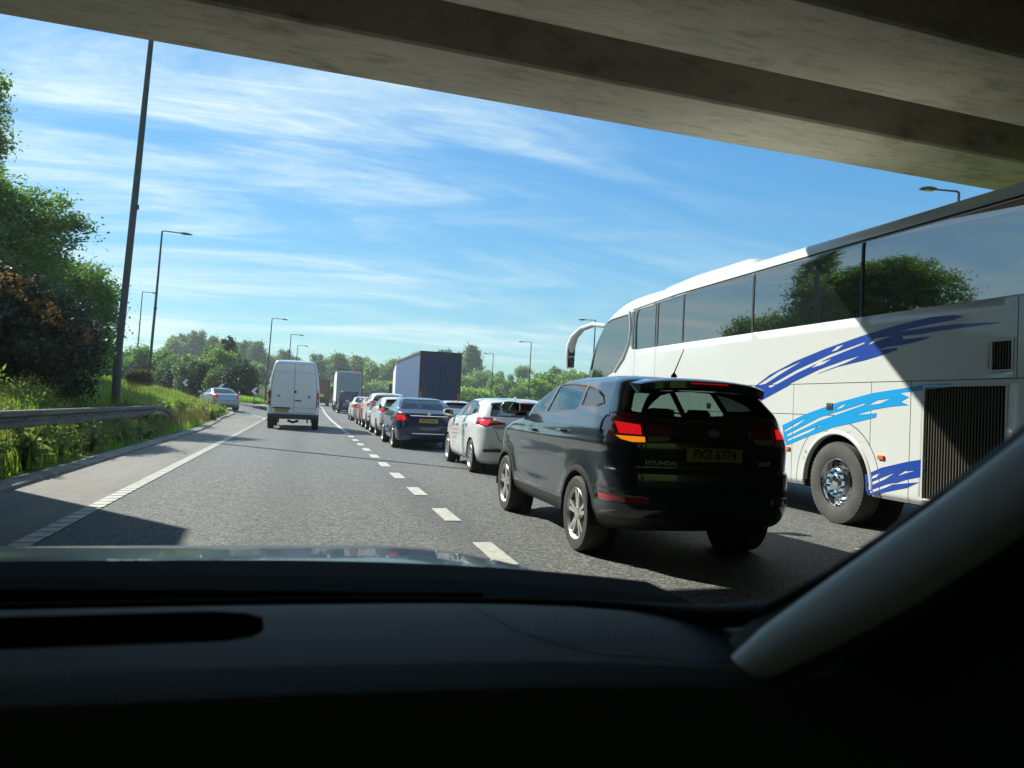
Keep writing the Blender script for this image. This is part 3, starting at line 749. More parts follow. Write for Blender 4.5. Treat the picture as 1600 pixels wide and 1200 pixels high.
# ------------------------------------------------------------------ overbridge
def concrete_mat():
    m = bpy.data.materials.new('bridge_concrete'); m.use_nodes = True; T = NT(m); b = m.node_tree.nodes['Principled BSDF']; b.inputs['Roughness'].default_value = 0.85; b.inputs['Specular IOR Level'].default_value = 0.3
    tcn = T.n('ShaderNodeTexCoord')
    def nz(s, st, d=8, r=0.65):
        mp = T.n('ShaderNodeMapping'); mp.inputs['Scale'].default_value = st; T.l(tcn.outputs['Object'], mp.inputs[0])
        n = T.n('ShaderNodeTexNoise'); n.inputs['Scale'].default_value = s; n.inputs['Detail'].default_value = d; n.inputs['Roughness'].default_value = r; T.l(mp.outputs[0], n.inputs[0]); return n.outputs[0]
    def rmp(x, a, c, lo=0, hi=1):
        n = T.n('ShaderNodeMapRange'); n.inputs[1].default_value = a; n.inputs[2].default_value = c; n.inputs[3].default_value = lo; n.inputs[4].default_value = hi; T.l(x, n.inputs[0]); return n.outputs[0]
    def mix(f, a, c):
        n = T.n('ShaderNodeMix', data_type='RGBA'); T.l(f, n.inputs[0])
        for i, q in ((6, a), (7, c)):
            if isinstance(q, tuple): n.inputs[i].default_value = (*q, 1)
            else: T.l(q, n.inputs[i])
        return n.outputs[2]
    c = mix(rmp(nz(0.8, (0.6, 1, 1)), 0.35, 0.65), (0.60, 0.545, 0.44), (0.46, 0.42, 0.34))
    c = mix(rmp(nz(5, (0.35, 2.2, 1)), 0.52, 0.72, 0, 0.6), c, (0.19, 0.17, 0.125))
    c = mix(rmp(nz(0.75, (0.7, 1.1, 1), 10, 0.72), 0.54, 0.70, 0, 0.6), c, (0.12, 0.11, 0.085))
    c = mix(rmp(nz(14, (1, 1, 1)), 0.62, 0.75, 0, 0.35), c, (0.5, 0.46, 0.38))
    T.l(c, b.inputs['Base Color'])
    bp = T.n('ShaderNodeBump'); bp.inputs['Strength'].default_value = 0.35; bp.inputs['Distance'].default_value = 0.01; T.l(nz(25, (1, 1, 1)), bp.inputs['Height']); T.l(bp.outputs[0], b.inputs['Normal'])
    return m
M['concrete'] = concrete_mat()
M['concrete_dark'] = mat('dark_concrete', (0.11, 0.105, 0.095), 0.9, var=0.4, vscale=2, bump=0.3, bscale=25)  # darker concrete tone for the deck slab above the beams
br = thing('bridge', 'concrete beam overbridge crossing above the road at the top of the view', 'bridge', (0, 0, 0), math.atan(0.066))
ZS = 5.95
beam_y = [(9.83, 11.2), (7.02, 8.64), (4.3, 5.8), (1.6, 3.1), (-1.1, 0.4), (-3.8, -2.3), (-6.5, -5.0), (-9.2, -7.7), (-11.9, -10.4), (-14.6, -13.1), (-17.3, -15.8), (-20.0, -18.5), (-22.7, -21.2), (-25.4, -23.9)]  # unseen rear beams carried on behind the camera to deepen the shade underneath
for (a, b) in beam_y:
    mb = MB(); n = 40
    secs = []
    for i in range(n + 1):
        x = -9.5 + 41 * i / n
        secs.append([Vector((x, y, z)) for y, z in ((a, ZS + 1.02), (a, ZS + 0.05), (a + 0.02, ZS + 0.01), (a + 0.05, ZS), (b - 0.05, ZS), (b - 0.02, ZS + 0.01), (b, ZS + 0.05), (b, ZS + 1.02))])
    mb.strip(secs, cap=True); mb.build('beam', M['concrete'], br, sharp=25)
mb = MB(); mb.box(-9.5, 31.5, -25.8, 11.32, ZS + 1.02, ZS + 1.35); mb.build('deck', M['concrete_dark'], br, sharp=0)
for (y0, y1) in ((10.98, 11.38), (-25.9, -25.55)):
    mb = MB(); mb.box(-9.5, 31.5, y0, y1, ZS + 1.352, ZS + 2.3); mb.build('parapet', M['concrete'], br, sharp=0, bevel=0.03)
mb = MB(); mb.box(-9.4, -5.02, -26, 14.05, -0.5, ZS - 0.006); mb.build('abutment', M['concrete'], br, sharp=0)
mb = MB(); mb.box(12.05, 12.8, -25, 9.4, -0.5, ZS - 0.006); mb.build('added_pier', M['concrete'], br, sharp=0, bevel=0.1)  # out-of-view wall added to block the sunlit hill from the crossover's reflections
mb = MB(); mb.box(27.0, 31.4, -26, 12, -0.5, ZS - 0.006); mb.build('abutment', M['concrete'], br, sharp=0)

# ------------------------------------------------------------------ the car we sit in
M['dash'] = mat('dash_plastic', (0.072, 0.086, 0.097), 0.62, bump=0.35, bscale=500, spec=0.35)
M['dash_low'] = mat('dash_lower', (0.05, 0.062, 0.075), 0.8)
M['slot'] = mat('slot_black', (0.004, 0.0045, 0.005), 0.8)
M['trim_grey'] = mat('pillar_fabric', (0.62, 0.68, 0.70), 0.38, bump=0.1, bscale=700, var=0.1, vscale=20)
M['bonnet'] = mat('bonnet_paint', (0.010, 0.016, 0.024), 0.38, 0.2, 0.55, var=0.3, vscale=5)
M['cowl'] = mat('cowl_plastic', (0.016, 0.021, 0.027), 0.9, spec=0.05)
def grille_mat():
    m = bpy.data.materials.new('perforated_grille'); m.use_nodes = True; T = NT(m); b = m.node_tree.nodes['Principled BSDF']
    tcn = T.n('ShaderNodeTexCoord'); mp = T.n('ShaderNodeMapping'); mp.inputs['Rotation'].default_value = (0, 0, R(20)); T.l(tcn.outputs['Object'], mp.inputs[0])
    v = T.n('ShaderNodeTexVoronoi'); v.voronoi_dimensions = '2D'; v.inputs['Scale'].default_value = 210; v.inputs['Randomness'].default_value = 0.0; T.l(mp.outputs[0], v.inputs[0])
    r = T.n('ShaderNodeMapRange'); r.inputs[1].default_value = 0.28; r.inputs[2].default_value = 0.38; T.l(v.outputs['Distance'], r.inputs[0])
    mx = T.n('ShaderNodeMix', data_type='RGBA'); mx.inputs[6].default_value = (0.001, 0.001, 0.001, 1); mx.inputs[7].default_value = (0.028, 0.033, 0.037, 1); T.l(r.outputs[0], mx.inputs[0]); T.l(mx.outputs[2], b.inputs['Base Color'])
    b.inputs['Roughness'].default_value = 0.6; b.inputs['Specular IOR Level'].default_value = 0.3
    bp = T.n('ShaderNodeBump'); bp.inputs['Strength'].default_value = 1.0; bp.inputs['Distance'].default_value = 0.002; T.l(r.outputs[0], bp.inputs['Height']); T.l(bp.outputs[0], b.inputs['Normal'])
    return m
own = thing('car', 'dark car interior filling the bottom of the photo, with dashboard and pale right pillar', 'car', (0, 0, 0))
XC = -0.30
# bonnet
def bonnet_z(x, y):
    u = (x - XC) / 0.86
    z = np.interp(y, [0.95, 1.15, 1.4, 1.6, 1.72, 1.85, 2.0, 2.15], [1.045, 1.035, 1.02, 1.0, 0.982, 0.95, 0.895, 0.80])
    return z - 0.09 * np.clip(abs(u) - 0.62, 0, 1) ** 2 * 4 * (0.6 + 0.5 * (y - 0.95)) + 0.003 * math.exp(-((abs(u) - 0.55) / 0.12) ** 2)
bxs = np.linspace(-1.16, 0.56, 70); bys = np.linspace(0.93, 2.15, 40)
mb = MB(); secs = []
for y in bys: secs.append([Vector((x, y - 0.22 * abs((x - XC) / 0.86) ** 4, bonnet_z(x, y))) for x in bxs])
mb.strip(secs); mb.build('bonnet', M['bonnet'], own, sharp=60)
mb = MB(); secs = []
for x in np.linspace(-1.12, 0.50, 40):
    k = 0.18 * abs((x - XC) / 0.8) ** 3
    secs.append([Vector((x, y - k, z)) for y, z in ((1.25, 1.030), (1.235, 1.050), (1.10, 1.054), (1.00, 1.056), (0.90, 1.062), (0.86, 1.075), (0.84, 1.07))])
mb.strip(secs); mb.build('cowl', M['cowl'], own, sharp=60)
mb = MB(); mb.tube([(-0.75, 0.945, 1.058), (-0.3, 0.975, 1.064), (0.22, 0.93, 1.064)], [0.007, 0.008, 0.005], 8); mb.build('wiper', M['cowl'], own)
# dashboard with a recessed slot
prof = [(0.90, 1.066), (0.86, 1.078), (0.80, 1.090), (0.74, 1.096), (0.68, 1.097), (0.62, 1.094), (0.58, 1.086), (0.55, 1.070), (0.53, 1.045), (0.52, 1.00), (0.53, 0.9), (0.50, 0.75), (0.40, 0.68), (0.25, 0.6), (0.2, 0.2)]
bm = bmesh.new(); xs = np.linspace(-1.12, 0.52, 60); rows = []
for (y, z) in prof:
    rows.append([bm.verts.new((x, y - 0.14 * abs((x - XC) / 0.8) ** 3 * (1 if y > 0.6 else 0.8), z + 0.006 * math.exp(-((x - 0.33) / 0.25) ** 2))) for x in xs])
for i in range(len(rows) - 1):
    for j in range(len(xs) - 1): bm.faces.new((rows[i][j], rows[i + 1][j], rows[i + 1][j + 1], rows[i][j + 1]))
bmesh.ops.recalc_face_normals(bm, faces=bm.faces); bm.faces.layers.int.new('tag'); bm.normal_update()
if sum(f.normal.z for f in bm.faces) < 0: bmesh.ops.reverse_faces(bm, faces=bm.faces); bm.normal_update()
slot = [(-1.0, 0.672), (-0.055, 0.672), (-0.035, 0.680), (-0.026, 0.70), (-0.030, 0.75), (-0.047, 0.775), (-0.08, 0.785), (-1.0, 0.765)]
lay = bm.faces.layers.int['tag']
knife(bm, 'z', 1, slot, 11, 0.3)
gr = [(0.17, 0.77), (0.27, 0.765), (0.37, 0.735), (0.45, 0.66), (0.46, 0.58), (0.42, 0.545), (0.32, 0.565), (0.235, 0.60), (0.19, 0.66)]
knife(bm, 'z', 1, gr, 12, 0.3)
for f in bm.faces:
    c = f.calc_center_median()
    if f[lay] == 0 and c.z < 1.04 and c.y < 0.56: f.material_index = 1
me = bpy.data.meshes.new('dashboard')
so_b = [f for f in bm.faces if f[lay] in (11, 12)]
extract(bm, 12, 'speaker_grille', grille_mat(), own, push=-0.0005)
bmesh.ops.delete(bm, geom=so_b, context='FACES'); bm.to_mesh(me); bm.free()
me.materials.append(M['dash']); me.materials.append(M['dash_low'])
dash = finish('dashboard', me, own, sharp=40, fix=False)
mb = MB(); mb.prism([slot], lambda u, v, d: (u, v, d), 1.0925, 1.045); sv = mb.build('slot', M['slot'], dash, sharp=0)
bm = bmesh.new(); bm.from_mesh(sv.data)
bmesh.ops.delete(bm, geom=[f for f in bm.faces if abs(f.normal.z) > 0.9 and f.calc_center_median().z > 1.085], context='FACES'); bm.to_mesh(sv.data); bm.free()
# right pillar: black seal and pale trim, panel below it, screen and roof
def sweep(name, path, half, m, n=14, inw=(-0.55, -0.83, 0)):
    path = [Vector(p) for p in path]; secs = []
    for i, p in enumerate(path):
        d = (path[min(i + 1, len(path) - 1)] - path[max(i - 1, 0)]).normalized()
        iw = Vector(inw); iw = (iw - d * iw.dot(d)).normalized(); up = d.cross(iw).normalized(); h = half[i] if isinstance(half, list) else half
        secs.append([p + up * h[0] * math.copysign(abs(math.cos(a)) ** 0.85, math.cos(a)) + iw * h[1] * math.copysign(abs(math.sin(a)) ** 0.85, math.sin(a)) for a in [2 * PI * j / n for j in range(n)]])
    mb = MB(); mb.strip(secs, closed=True, cap=True); return mb.build(name, m, own, sharp=60)
seal = [(-1.10, 0.66, 1.075), (-0.9, 0.80, 1.065), (-0.3, 0.905, 1.062), (0.05, 0.89, 1.066), (0.298, 0.807, 1.079), (0.366, 0.711, 1.098), (0.386, 0.644, 1.114), (0.399, 0.59, 1.131), (0.428, 0.545, 1.170), (0.457, 0.508, 1.210), (0.481, 0.472, 1.251), (0.500, 0.437, 1.289), (0.512, 0.37, 1.352), (0.53, 0.22, 1.49), (0.5, 0.16, 1.555)]
sweep('screen_seal', seal, [(0.012, 0.008)] * 5 + [(0.010, 0.012)] * 10, M['slot'])
trim = [(0.325, 0.590, 1.050), (0.346, 0.563, 1.090), (0.368, 0.546, 1.114), (0.398, 0.509, 1.154), (0.425, 0.474, 1.192), (0.446, 0.44, 1.229), (0.464, 0.406, 1.266), (0.478, 0.366, 1.307), (0.50, 0.25, 1.42), (0.50, 0.14, 1.54)]
hw = [(0.004, 0.003), (0.016, 0.007), (0.025, 0.009), (0.031, 0.010), (0.034, 0.011), (0.034, 0.011), (0.034, 0.011), (0.034, 0.011), (0.034, 0.011), (0.034, 0.011)]
sweep('pillar_trim', trim, hw, M['trim_grey'], inw=(-0.90, 0.17, 0.40))
sweep('pillar_trim', [(-2 * 0.30 - p[0], p[1], p[2]) for p in trim], hw, M['trim_grey'], inw=(0.90, 0.17, 0.40))
back = [(p[0] + 0.012, p[1] + 0.014, p[2] - 0.004) for p in trim]
sweep('pillar_panel', back, [(0.03, 0.008), (0.04, 0.008)] + [(0.047, 0.008)] * 8, M['dash'], inw=(-0.90, 0.17, 0.40))
pan = [(0.80, 0.5), (0.80, 1.02), (0.62, 1.075), (0.55, 1.145), (0.47, 1.225), (0.40, 1.30), (0.36, 1.335), (0.34, 1.10), (0.2, 1.06), (-0.7, 1.06), (-0.7, 0.5)]
mb = MB(); mb.prism([pan], lambda u, v, d: (d - 0.55 * max(0, u - 0.45), u, v), 0.50, 0.56); mb.build('door_panel', M['dash_low'], own, sharp=0)
mb = MB(); mb.prism([[(0.80, 0.5), (0.80, 1.02), (0.34, 1.10), (0.2, 1.06), (-0.7, 1.06), (-0.7, 0.5)]], lambda u, v, d: (d, u, v), -1.10, -1.16); mb.build('door_panel', M['dash_low'], own, sharp=0)
mb = MB(); secs = []
for y in (0.18, 0.0, -0.4, -0.9, -1.4):
    secs.append([Vector((XC + 0.86 * t, y, 1.60 - 0.09 * abs(t) ** 3 + 0.03 * math.sin(PI * min(1, (0.18 - y) / 1.6)))) for t in np.linspace(-1, 1, 13)])
mb.strip(secs); ro = mb.build('roof', M['dash_low'], own, sharp=60); sm = ro.modifiers.new('solid', 'SOLIDIFY'); sm.thickness = 0.04
mb = MB(); mb.box(-1.12, 0.52, -1.45, -1.405, 0.4, 0.95); mb.box(-1.12, 0.52, -1.4, 0.5, 0.28, 0.32); mb.build('cabin_floor', M['dash_low'], own, sharp=0)

# air: far hills and trees pale slightly
mb = MB(); mb.box(-420, 420, -320, 700, -3, 60); hz = mb.build('haze', bpy.data.materials.new('haze_air'), None, sharp=0); tag(hz, kind='stuff')
hm_ = hz.data.materials[0]; hm_.use_nodes = True; hm_.node_tree.nodes.clear(); T = NT(hm_)
pv = T.n('ShaderNodeVolumePrincipled'); pv.inputs['Color'].default_value = (0.86, 0.93, 0.95, 1); pv.inputs['Density'].default_value = 0.0005; pv.inputs['Anisotropy'].default_value = 0.3
ho = T.n('ShaderNodeOutputMaterial'); T.l(pv.outputs[0], ho.inputs['Volume'])

# ------------------------------------------------------------------ black crossover (nearest car)
def crossover_extra(root):
    # roof spoiler with high brake light
    secs = []
    for i in range(25):
        t = -1 + 2 * i / 24; x = 0.60 * t; e = abs(t) ** 3; d = 0.10 * e
        secs.append([Vector(p) for p in ((x, -1.52, 1.632 - 0.035 * e - 0.02 * t * t), (x, -1.80, 1.625 - 0.05 * e - 0.02 * t * t), (x, -2.03 + d, 1.600 - 0.05 * e), (x, -2.055 + d, 1.588 - 0.05 * e), (x, -2.055 + d, 1.530 - 0.045 * e), (x, -2.035 + d, 1.508 - 0.04 * e), (x, -1.90, 1.505 - 0.04 * e), (x, -1.74, 1.53 - 0.04 * e))])
    mb = MB(); mb.strip(secs, closed=True, cap=True); sp = mb.build('spoiler', M['black_paint'], root, sharp=40)
    mb = MB(); mb.box(-0.19, 0.19, -2.058, -2.03, 1.562, 1.580); bl = mb.build('brake_light', M['lamp_red'], sp, sharp=0, bevel=0.003)
    mb = MB()
    for k in range(12): mb.lathe([(-2.064, 0.001), (-2.063, 0.0065), (-2.05, 0.0065)], 8, 'y', (-0.165 + 0.03 * k, 0, 1.571))
    mb.build('brake_diodes', M['lamp_red_on'], sp, sharp=0)
    mb = MB(); mb.lathe([(0, 0.03), (0.02, 0.026), (0.035, 0.014), (0.045, 0.007)], 14, 'z', (-0.02, -1.42, 1.645), cap1=True); mb.tube([(-0.02, -1.42, 1.685), (-0.02, -1.60, 1.90)], [0.006, 0.0035], 6)
    mb.build('aerial', M['clad'], root)
    # rear wiper
    mb = MB(); mb.tube([(0.02, -2.085, 1.272), (-0.18, -2.085, 1.30), (-0.40, -2.05, 1.315)], [0.016, 0.009, 0.006], 8); mb.lathe([(-2.10, 0.001), (-2.10, 0.022), (-2.06, 0.024)], 14, 'y', (0.02, 0, 1.27)); mb.build('rear_wiper', M['clad'], root)
    # trim: chrome strip over the plate, H badge, lettering
    mb = MB(); n = 40
    ring = lambda k: [(0.052 * k * math.cos(2 * PI * i / n), 0.029 * k * math.sin(2 * PI * i / n)) for i in range(n)]
    bars = [[(-0.029, -0.018), (-0.019, -0.019), (-0.010, 0.018), (-0.020, 0.019)], [(0.010, -0.019), (0.020, -0.018), (0.029, 0.019), (0.019, 0.019)], [(-0.022, -0.006), (0.02, 0.0), (0.022, 0.009), (-0.02, 0.003)]]
    fn = lambda u, v, d: (u, -2.155 - d + 0.09 * v, 1.148 + v)
    mb.prism([ring(1.0), ring(0.86)[::-1]], fn, 0.0, 0.008)
    for b in bars: mb.prism([b], fn, 0.0, 0.0095)
    mb.build('badge', M['silver_letter'], root, sharp=30)
    text_part('lettering', 'HYUNDAI', 0.05, M['silver_letter'], root, (-0.475, -2.153, 0.885), (PI / 2, 0, R(-3)), 0.003, 1.25, 0.001)
    text_part('lettering', 'ix35', 0.06, M['silver_letter'], root, (0.50, -2.152, 0.90), (PI / 2, 0, R(4)), 0.003, 1.2, 0.001, shear=0.25)
    mb = MB(); mb.box(-0.34, 0.34, -2.185, -2.172, 1.062, 1.083); mb.build('boot_handle', M['gap'], root, sharp=0, bevel=0.004)
    mb = MB(); mb.tube([(0.5, -1.6, 0.33), (0.5, -2.12, 0.32)], 0.03, 12, cap=False); mb.build('exhaust', M['chrome'], root)
    mb = MB(); mb.box(-0.62, 0.62, -1.92, -1.35, 1.02, 1.05); mb.build('parcel_shelf', M['seat'], root, sharp=0)
CROSS = dict(name='car', cat='car', label='black crossover car with lit brake lights and left indicator, beside the white coach',
    paint=M['black_paint'], wheel=(0.345, 0.225, -1.305, 1.335, 0.912), rim=0.235, arch=0.395, arch_trim=0.05, clad_z=0.42, flare=0.02,
    keys=[(.28, -1.9, 1.95, .80), (.36, -2.1, 2.1, .875), (.5, -2.185, 2.19, .905), (.68, -2.205, 2.2, .905), (.80, -2.20, 2.19, .905), (.84, -2.160, 2.19, .905), (1.0, -2.168, 2.08, .905), (1.08, -2.162, 1.85, .90), (1.14, -2.14, 1.45, .89), (1.19, -2.12, 1.12, .87), (1.25, -2.09, 1.0, .845), (1.40, -1.95, .72, .765), (1.52, -1.83, .42, .70), (1.58, -1.76, .2, .655), (1.625, -1.6, -.02, .56), (1.65, -1.25, -.3, .38), (1.657, -.9, -.5, .14)],
    shell=dict(belt=1.22, gh=0.5, rcx=0.24, rcy=0.34, fcx=0.42, fcy=0.55, bow_r=0.07, tap_r=0.055, tap_f=0.10),
    creases=[(1.02, 0.035, 0.012, -2.2, 1.7), (0.62, 0.09, -0.012, -0.9, 0.95)],
    seams_x=[([(0.98, 0.43), (1.0, 0.9), (0.97, 1.2)], 0.008), ([(-0.03, 0.43), (-0.04, 1.25)], 0.008), ([(-0.80, 0.62), (-0.93, 0.9), (-1.0, 1.1), (-1.02, 1.32)], 0.008), ([(-0.8, 0.425), (0.98, 0.425)], 0.008), ([(-1.62, 1.5), (-1.75, 1.3), (-1.82, 1.28)], 0.006), ([(-2.2, 0.655), (-1.72, 0.66)], 0.008)],
    seams_y=[([(-0.66, 0.80), (0.66, 0.80)], 0.012), ([(-0.605, 1.05), (-0.64, 0.80)], 0.008), ([(0.605, 1.05), (0.64, 0.80)], 0.008), ([(-0.95, 0.65), (-0.5, 0.63), (0.5, 0.63), (0.95, 0.65)], 0.010), ([(-0.7, 1.235), (-0.4, 1.215), (0.4, 1.215), (0.7, 1.235)], 0.007)],
    win_x=[([(0.98, 1.225), (-0.0, 1.262), (0.03, 1.555), (0.22, 1.53), (0.45, 1.455), (0.72, 1.345)], 'side'), ([(-0.085, 1.266), (-0.93, 1.305), (-0.97, 1.33), (-0.88, 1.535), (-0.5, 1.56), (-0.06, 1.56)], 'side'), ([(-1.03, 1.345), (-0.945, 1.53), (-1.2, 1.495), (-1.45, 1.425), (-1.54, 1.375), (-1.42, 1.355)], 'quarter')],
    win_y=[([(-.69, 1.31), (-.4, 1.282), (0, 1.272), (.4, 1.282), (.69, 1.31), (.62, 1.43), (.55, 1.54), (-.55, 1.54), (-.62, 1.43)], 'rear')],
    win_f=[([(-.70, 1.24), (.70, 1.24), (.62, 1.40), (.53, 1.55), (-.53, 1.55), (-.62, 1.40)], 'front')],
    lamps=[('y', -1, [(.608, 1.215), (.76, 1.255), (.96, 1.285), (.96, 1.17), (.86, 1.09), (.72, 1.045), (.608, 1.05)], 'tail', 0.05), ('x', 1, [(-2.2, 1.08), (-2.2, 1.285), (-1.98, 1.288), (-1.79, 1.28), (-1.88, 1.2), (-2.02, 1.11)], 'tail', 0.25),
           ('y', -1, [(.37, 1.17), (.47, 1.195), (.597, 1.215), (.597, 1.06), (.45, 1.06), (.39, 1.10)], 'tail', 0.05),
           ('y', -1, [(.64, 1.195), (.80, 1.22), (.80, 1.12), (.64, 1.113)], 'stop', 0.05), ('y', -1, [(.615, 1.055), (.618, 1.098), (.82, 1.102), (.79, 1.072), (.72, 1.052)], 'ind', 0.05),
           ('y', -1, [(.60, .545), (.60, .59), (.88, .60), (.88, .55)], 'refl', 0.05), ('y', -1, [(.41, 1.075), (.395, 1.105), (.592, 1.108), (.592, 1.066), (.45, 1.066)], 'rev', 0.05)],
    parts={'refl': ('reflector', 'lamp_red'), 'side': ('side_window', 'glass'), 'quarter': ('quarter_window', 'glass_quarter'), 'rear': ('rear_window', 'glass_rear'), 'front': ('windscreen', 'glass'), 'tail': ('tail_light', 'lamp_red'), 'stop': ('brake_lamp', 'lamp_red_on'), 'indl': ('indicator', 'lamp_amber_on'), 'indr': ('indicator', 'lamp_clear'), 'rev': ('reversing_light', 'lamp_clear')},
    mirror=(0.78, 1.20, 0.87), handles=[(0.15, 1.06, 0.905), (-0.82, 1.09, 0.905)], seats=[(-0.37, -0.05), (0.37, -0.05), (-0.42, -0.95), (0.0, -0.95), (0.42, -0.95)], seat_z=0.50,
    plate=(-2.186, 0.965, 'FXZ 6774', R(0)), extra=crossover_extra)
cross = make_car(CROSS); cross.location = (3.345, 8.03, 0)

# ------------------------------------------------------------------ hatchback (white), saloon (dark blue), van (white)
def hatch_extra(root):
    secs = []
    for i in range(17):
        t = -1 + 2 * i / 16; x = 0.58 * t; e = abs(t) ** 3
        secs.append([Vector(p) for p in ((x, -1.30, 1.437 - 0.03 * t * t - 0.03 * e), (x, -1.62, 1.415 - 0.03 * e), (x, -1.80 + 0.08 * e, 1.385 - 0.03 * e), (x, -1.79 + 0.08 * e, 1.365 - 0.03 * e), (x, -1.6, 1.35 - 0.03 * e))])
    mb = MB(); mb.strip(secs, closed=True, cap=True); sp = mb.build('spoiler', M['white_paint'], root, sharp=40)
    mb = MB(); mb.box(-0.14, 0.14, -1.806, -1.78, 1.372, 1.386); mb.build('brake_light', M['lamp_red_on'], sp, sharp=0)
    mb = MB(); mb.tube([(0.0, -1.25, 1.44), (0.0, -1.30, 1.475), (0, -1.36, 1.478)], [0.03, 0.016, 0.01], 8); mb.build('aerial', M['white_paint'], root)
    for s in (1, -1):
        mb = MB(); mb.box(s * 0.62 - 0.17, s * 0.62 + 0.17, -2.15, -2.09, 0.44, 0.50); mb.build('bumper_insert', M['clad'], root, sharp=0, bevel=0.01)
def sticker(root, x, y0, y1, z0, z1, tilt):
    mb = MB(); n = 24
    ring = lambda k: [((y0 + y1) / 2 + k * (y1 - y0) / 2 * math.copysign(abs(math.cos(2 * PI * i / n)) ** 0.7, math.cos(2 * PI * i / n)), (z0 + z1) / 2 + k * (z1 - z0) / 2 * math.copysign(abs(math.sin(2 * PI * i / n)) ** 0.7, math.sin(2 * PI * i / n))) for i in range(n)]
    fn = lambda u, v, d: (x + tilt * (v - z0) + d, u, v)
    mb.prism([ring(1.0), ring(0.72)[::-1]], fn, 0, -0.004, 0); mb.prism([ring(0.70)], fn, 0, -0.003, 1)
    c = (y0 + y1) / 2, (z0 + z1) / 2
    mb.prism([[(c[0] - 0.05, c[1] - 0.07), (c[0] + 0.02, c[1] - 0.07), (c[0] + 0.05, c[1] + 0.06), (c[0] - 0.01, c[1] + 0.07)]], fn, -0.003, -0.005, 0)
    mb.build('window_sticker', [M['sticker_red'], M['white_flat']], root, sharp=0)
M['sticker_red'] = mat('sticker_red', (0.62, 0.16, 0.14), 0.6)
HATCH = dict(name='car', cat='car', label='white hatchback with a red and white sticker on its rear side window',
    paint=M['white_paint'], wheel=(0.316, 0.2, -1.30, 1.30, 0.872), rim=0.215, arch=0.36, flare=0.014, style='multi', sub=4, mirror_mat=M['white_paint'],
    keys=[(.20, -1.9, 1.95, .76), (.28, -2.05, 2.08, .84), (.45, -2.12, 2.13, .87), (.62, -2.135, 2.12, .875), (.80, -2.11, 2.05, .878), (.92, -2.08, 1.85, .875), (.99, -2.05, 1.5, .862), (1.04, -2.01, 1.1, .845), (1.14, -1.92, .85, .79), (1.27, -1.78, .55, .72), (1.36, -1.64, .3, .66), (1.42, -1.4, .1, .58), (1.455, -1.1, -.1, .42), (1.465, -.8, -.3, .15)],
    shell=dict(belt=1.06, gh=0.5, rcx=0.3, rcy=0.4, fcx=0.42, fcy=0.55, bow_r=0.10, tap_r=0.07, tap_f=0.10), creases=[(0.86, 0.03, 0.010, -2.1, 1.6)],
    seams_x=[([(0.92, 0.3), (0.95, 0.75), (0.9, 1.0)], 0.010), ([(-0.05, 0.3), (-0.06, 1.03)], 0.010), ([(-0.82, 0.5), (-0.95, 0.8), (-0.98, 1.07)], 0.010), ([(-0.85, 0.3), (0.92, 0.3)], 0.010)],
    seams_y=[([(-0.55, 0.85), (-0.48, 0.66), (-0.3, 0.58), (0.3, 0.58), (0.48, 0.66), (0.55, 0.85)], 0.012)],
    win_x=[([(0.85, 1.065), (0.0, 1.085), (0.02, 1.375), (0.3, 1.32), (0.6, 1.2)], 'side'), ([(-0.06, 1.087), (-0.92, 1.12), (-0.90, 1.34), (-0.5, 1.385), (-0.04, 1.378)], 'side'), ([(-0.97, 1.125), (-0.95, 1.33), (-1.25, 1.265), (-1.42, 1.17)], 'side')],
    win_y=[([(-.60, 1.12), (.60, 1.12), (.55, 1.26), (.48, 1.345), (-.48, 1.345), (-.55, 1.26)], 'rear')], win_f=[([(-.66, 1.08), (.66, 1.08), (.5, 1.37), (-.5, 1.37)], 'front')],
    lamps=[('y', -1, [(.36, 0.98), (.60, 1.04), (.95, 1.09), (.95, 0.98), (.72, 0.90), (.60, 0.935), (.36, 0.955)], 'tail', 0.05), ('x', 1, [(-2.15, 0.93), (-2.15, 1.08), (-1.78, 1.08), (-1.90, 0.99)], 'tail', 0.25),
           ('y', -1, [(.62, 1.02), (.80, 1.05), (.80, 0.95), (.70, 0.925)], 'stop', 0.05), ('y', -1, [(.36, 0.94), (.60, 0.925), (.60, 0.87), (.40, 0.87)], 'rev', 0.05)],
    parts={'side': ('side_window', 'glass'), 'rear': ('rear_window', 'glass_dark'), 'front': ('windscreen', 'glass'), 'tail': ('tail_light', 'lamp_red'), 'stop': ('brake_lamp', 'lamp_red_on'), 'rev': ('reversing_light', 'lamp_clear')},
    mirror=(0.68, 1.03, 0.84), handles=[(0.1, 0.90, 0.875), (-0.82, 0.92, 0.875)], seats=[(-0.36, -0.1), (0.36, -0.1), (-0.4, -0.9), (0.4, -0.9)], seat_z=0.45, plate=(-2.125, 0.76, 'KXZ 4127', 0), extra=hatch_extra)
HATCH['plate'] = None
hatch = make_car(HATCH); hatch.location = (3.97, 15.95, 0); hatch.rotation_euler = (0, 0, R(-0.5))
sticker(hatch, -0.842 + 0.002, -0.86, -0.62, 1.13, 1.31, 0.28)
M['faint_red'] = mat('faded_red_lettering', (0.60, 0.47, 0.44), 0.6)
# the rows on the photo's door are too small to read: plain worn bars, not words
for i, (a, b) in enumerate(((0.12, 0.66), (0.18, 0.62), (0.14, 0.70), (0.2, 0.6))):
    rnd = random.Random(i); y = a; mb = MB()
    while y < b: w = rnd.uniform(0.03, 0.07); mb.box(-0.893, -0.888, y, y + w, 0.86 - 0.085 * i, 0.90 - 0.085 * i); y += w + 0.02
    mb.build('door_lettering', M['faint_red'], hatch, sharp=0)

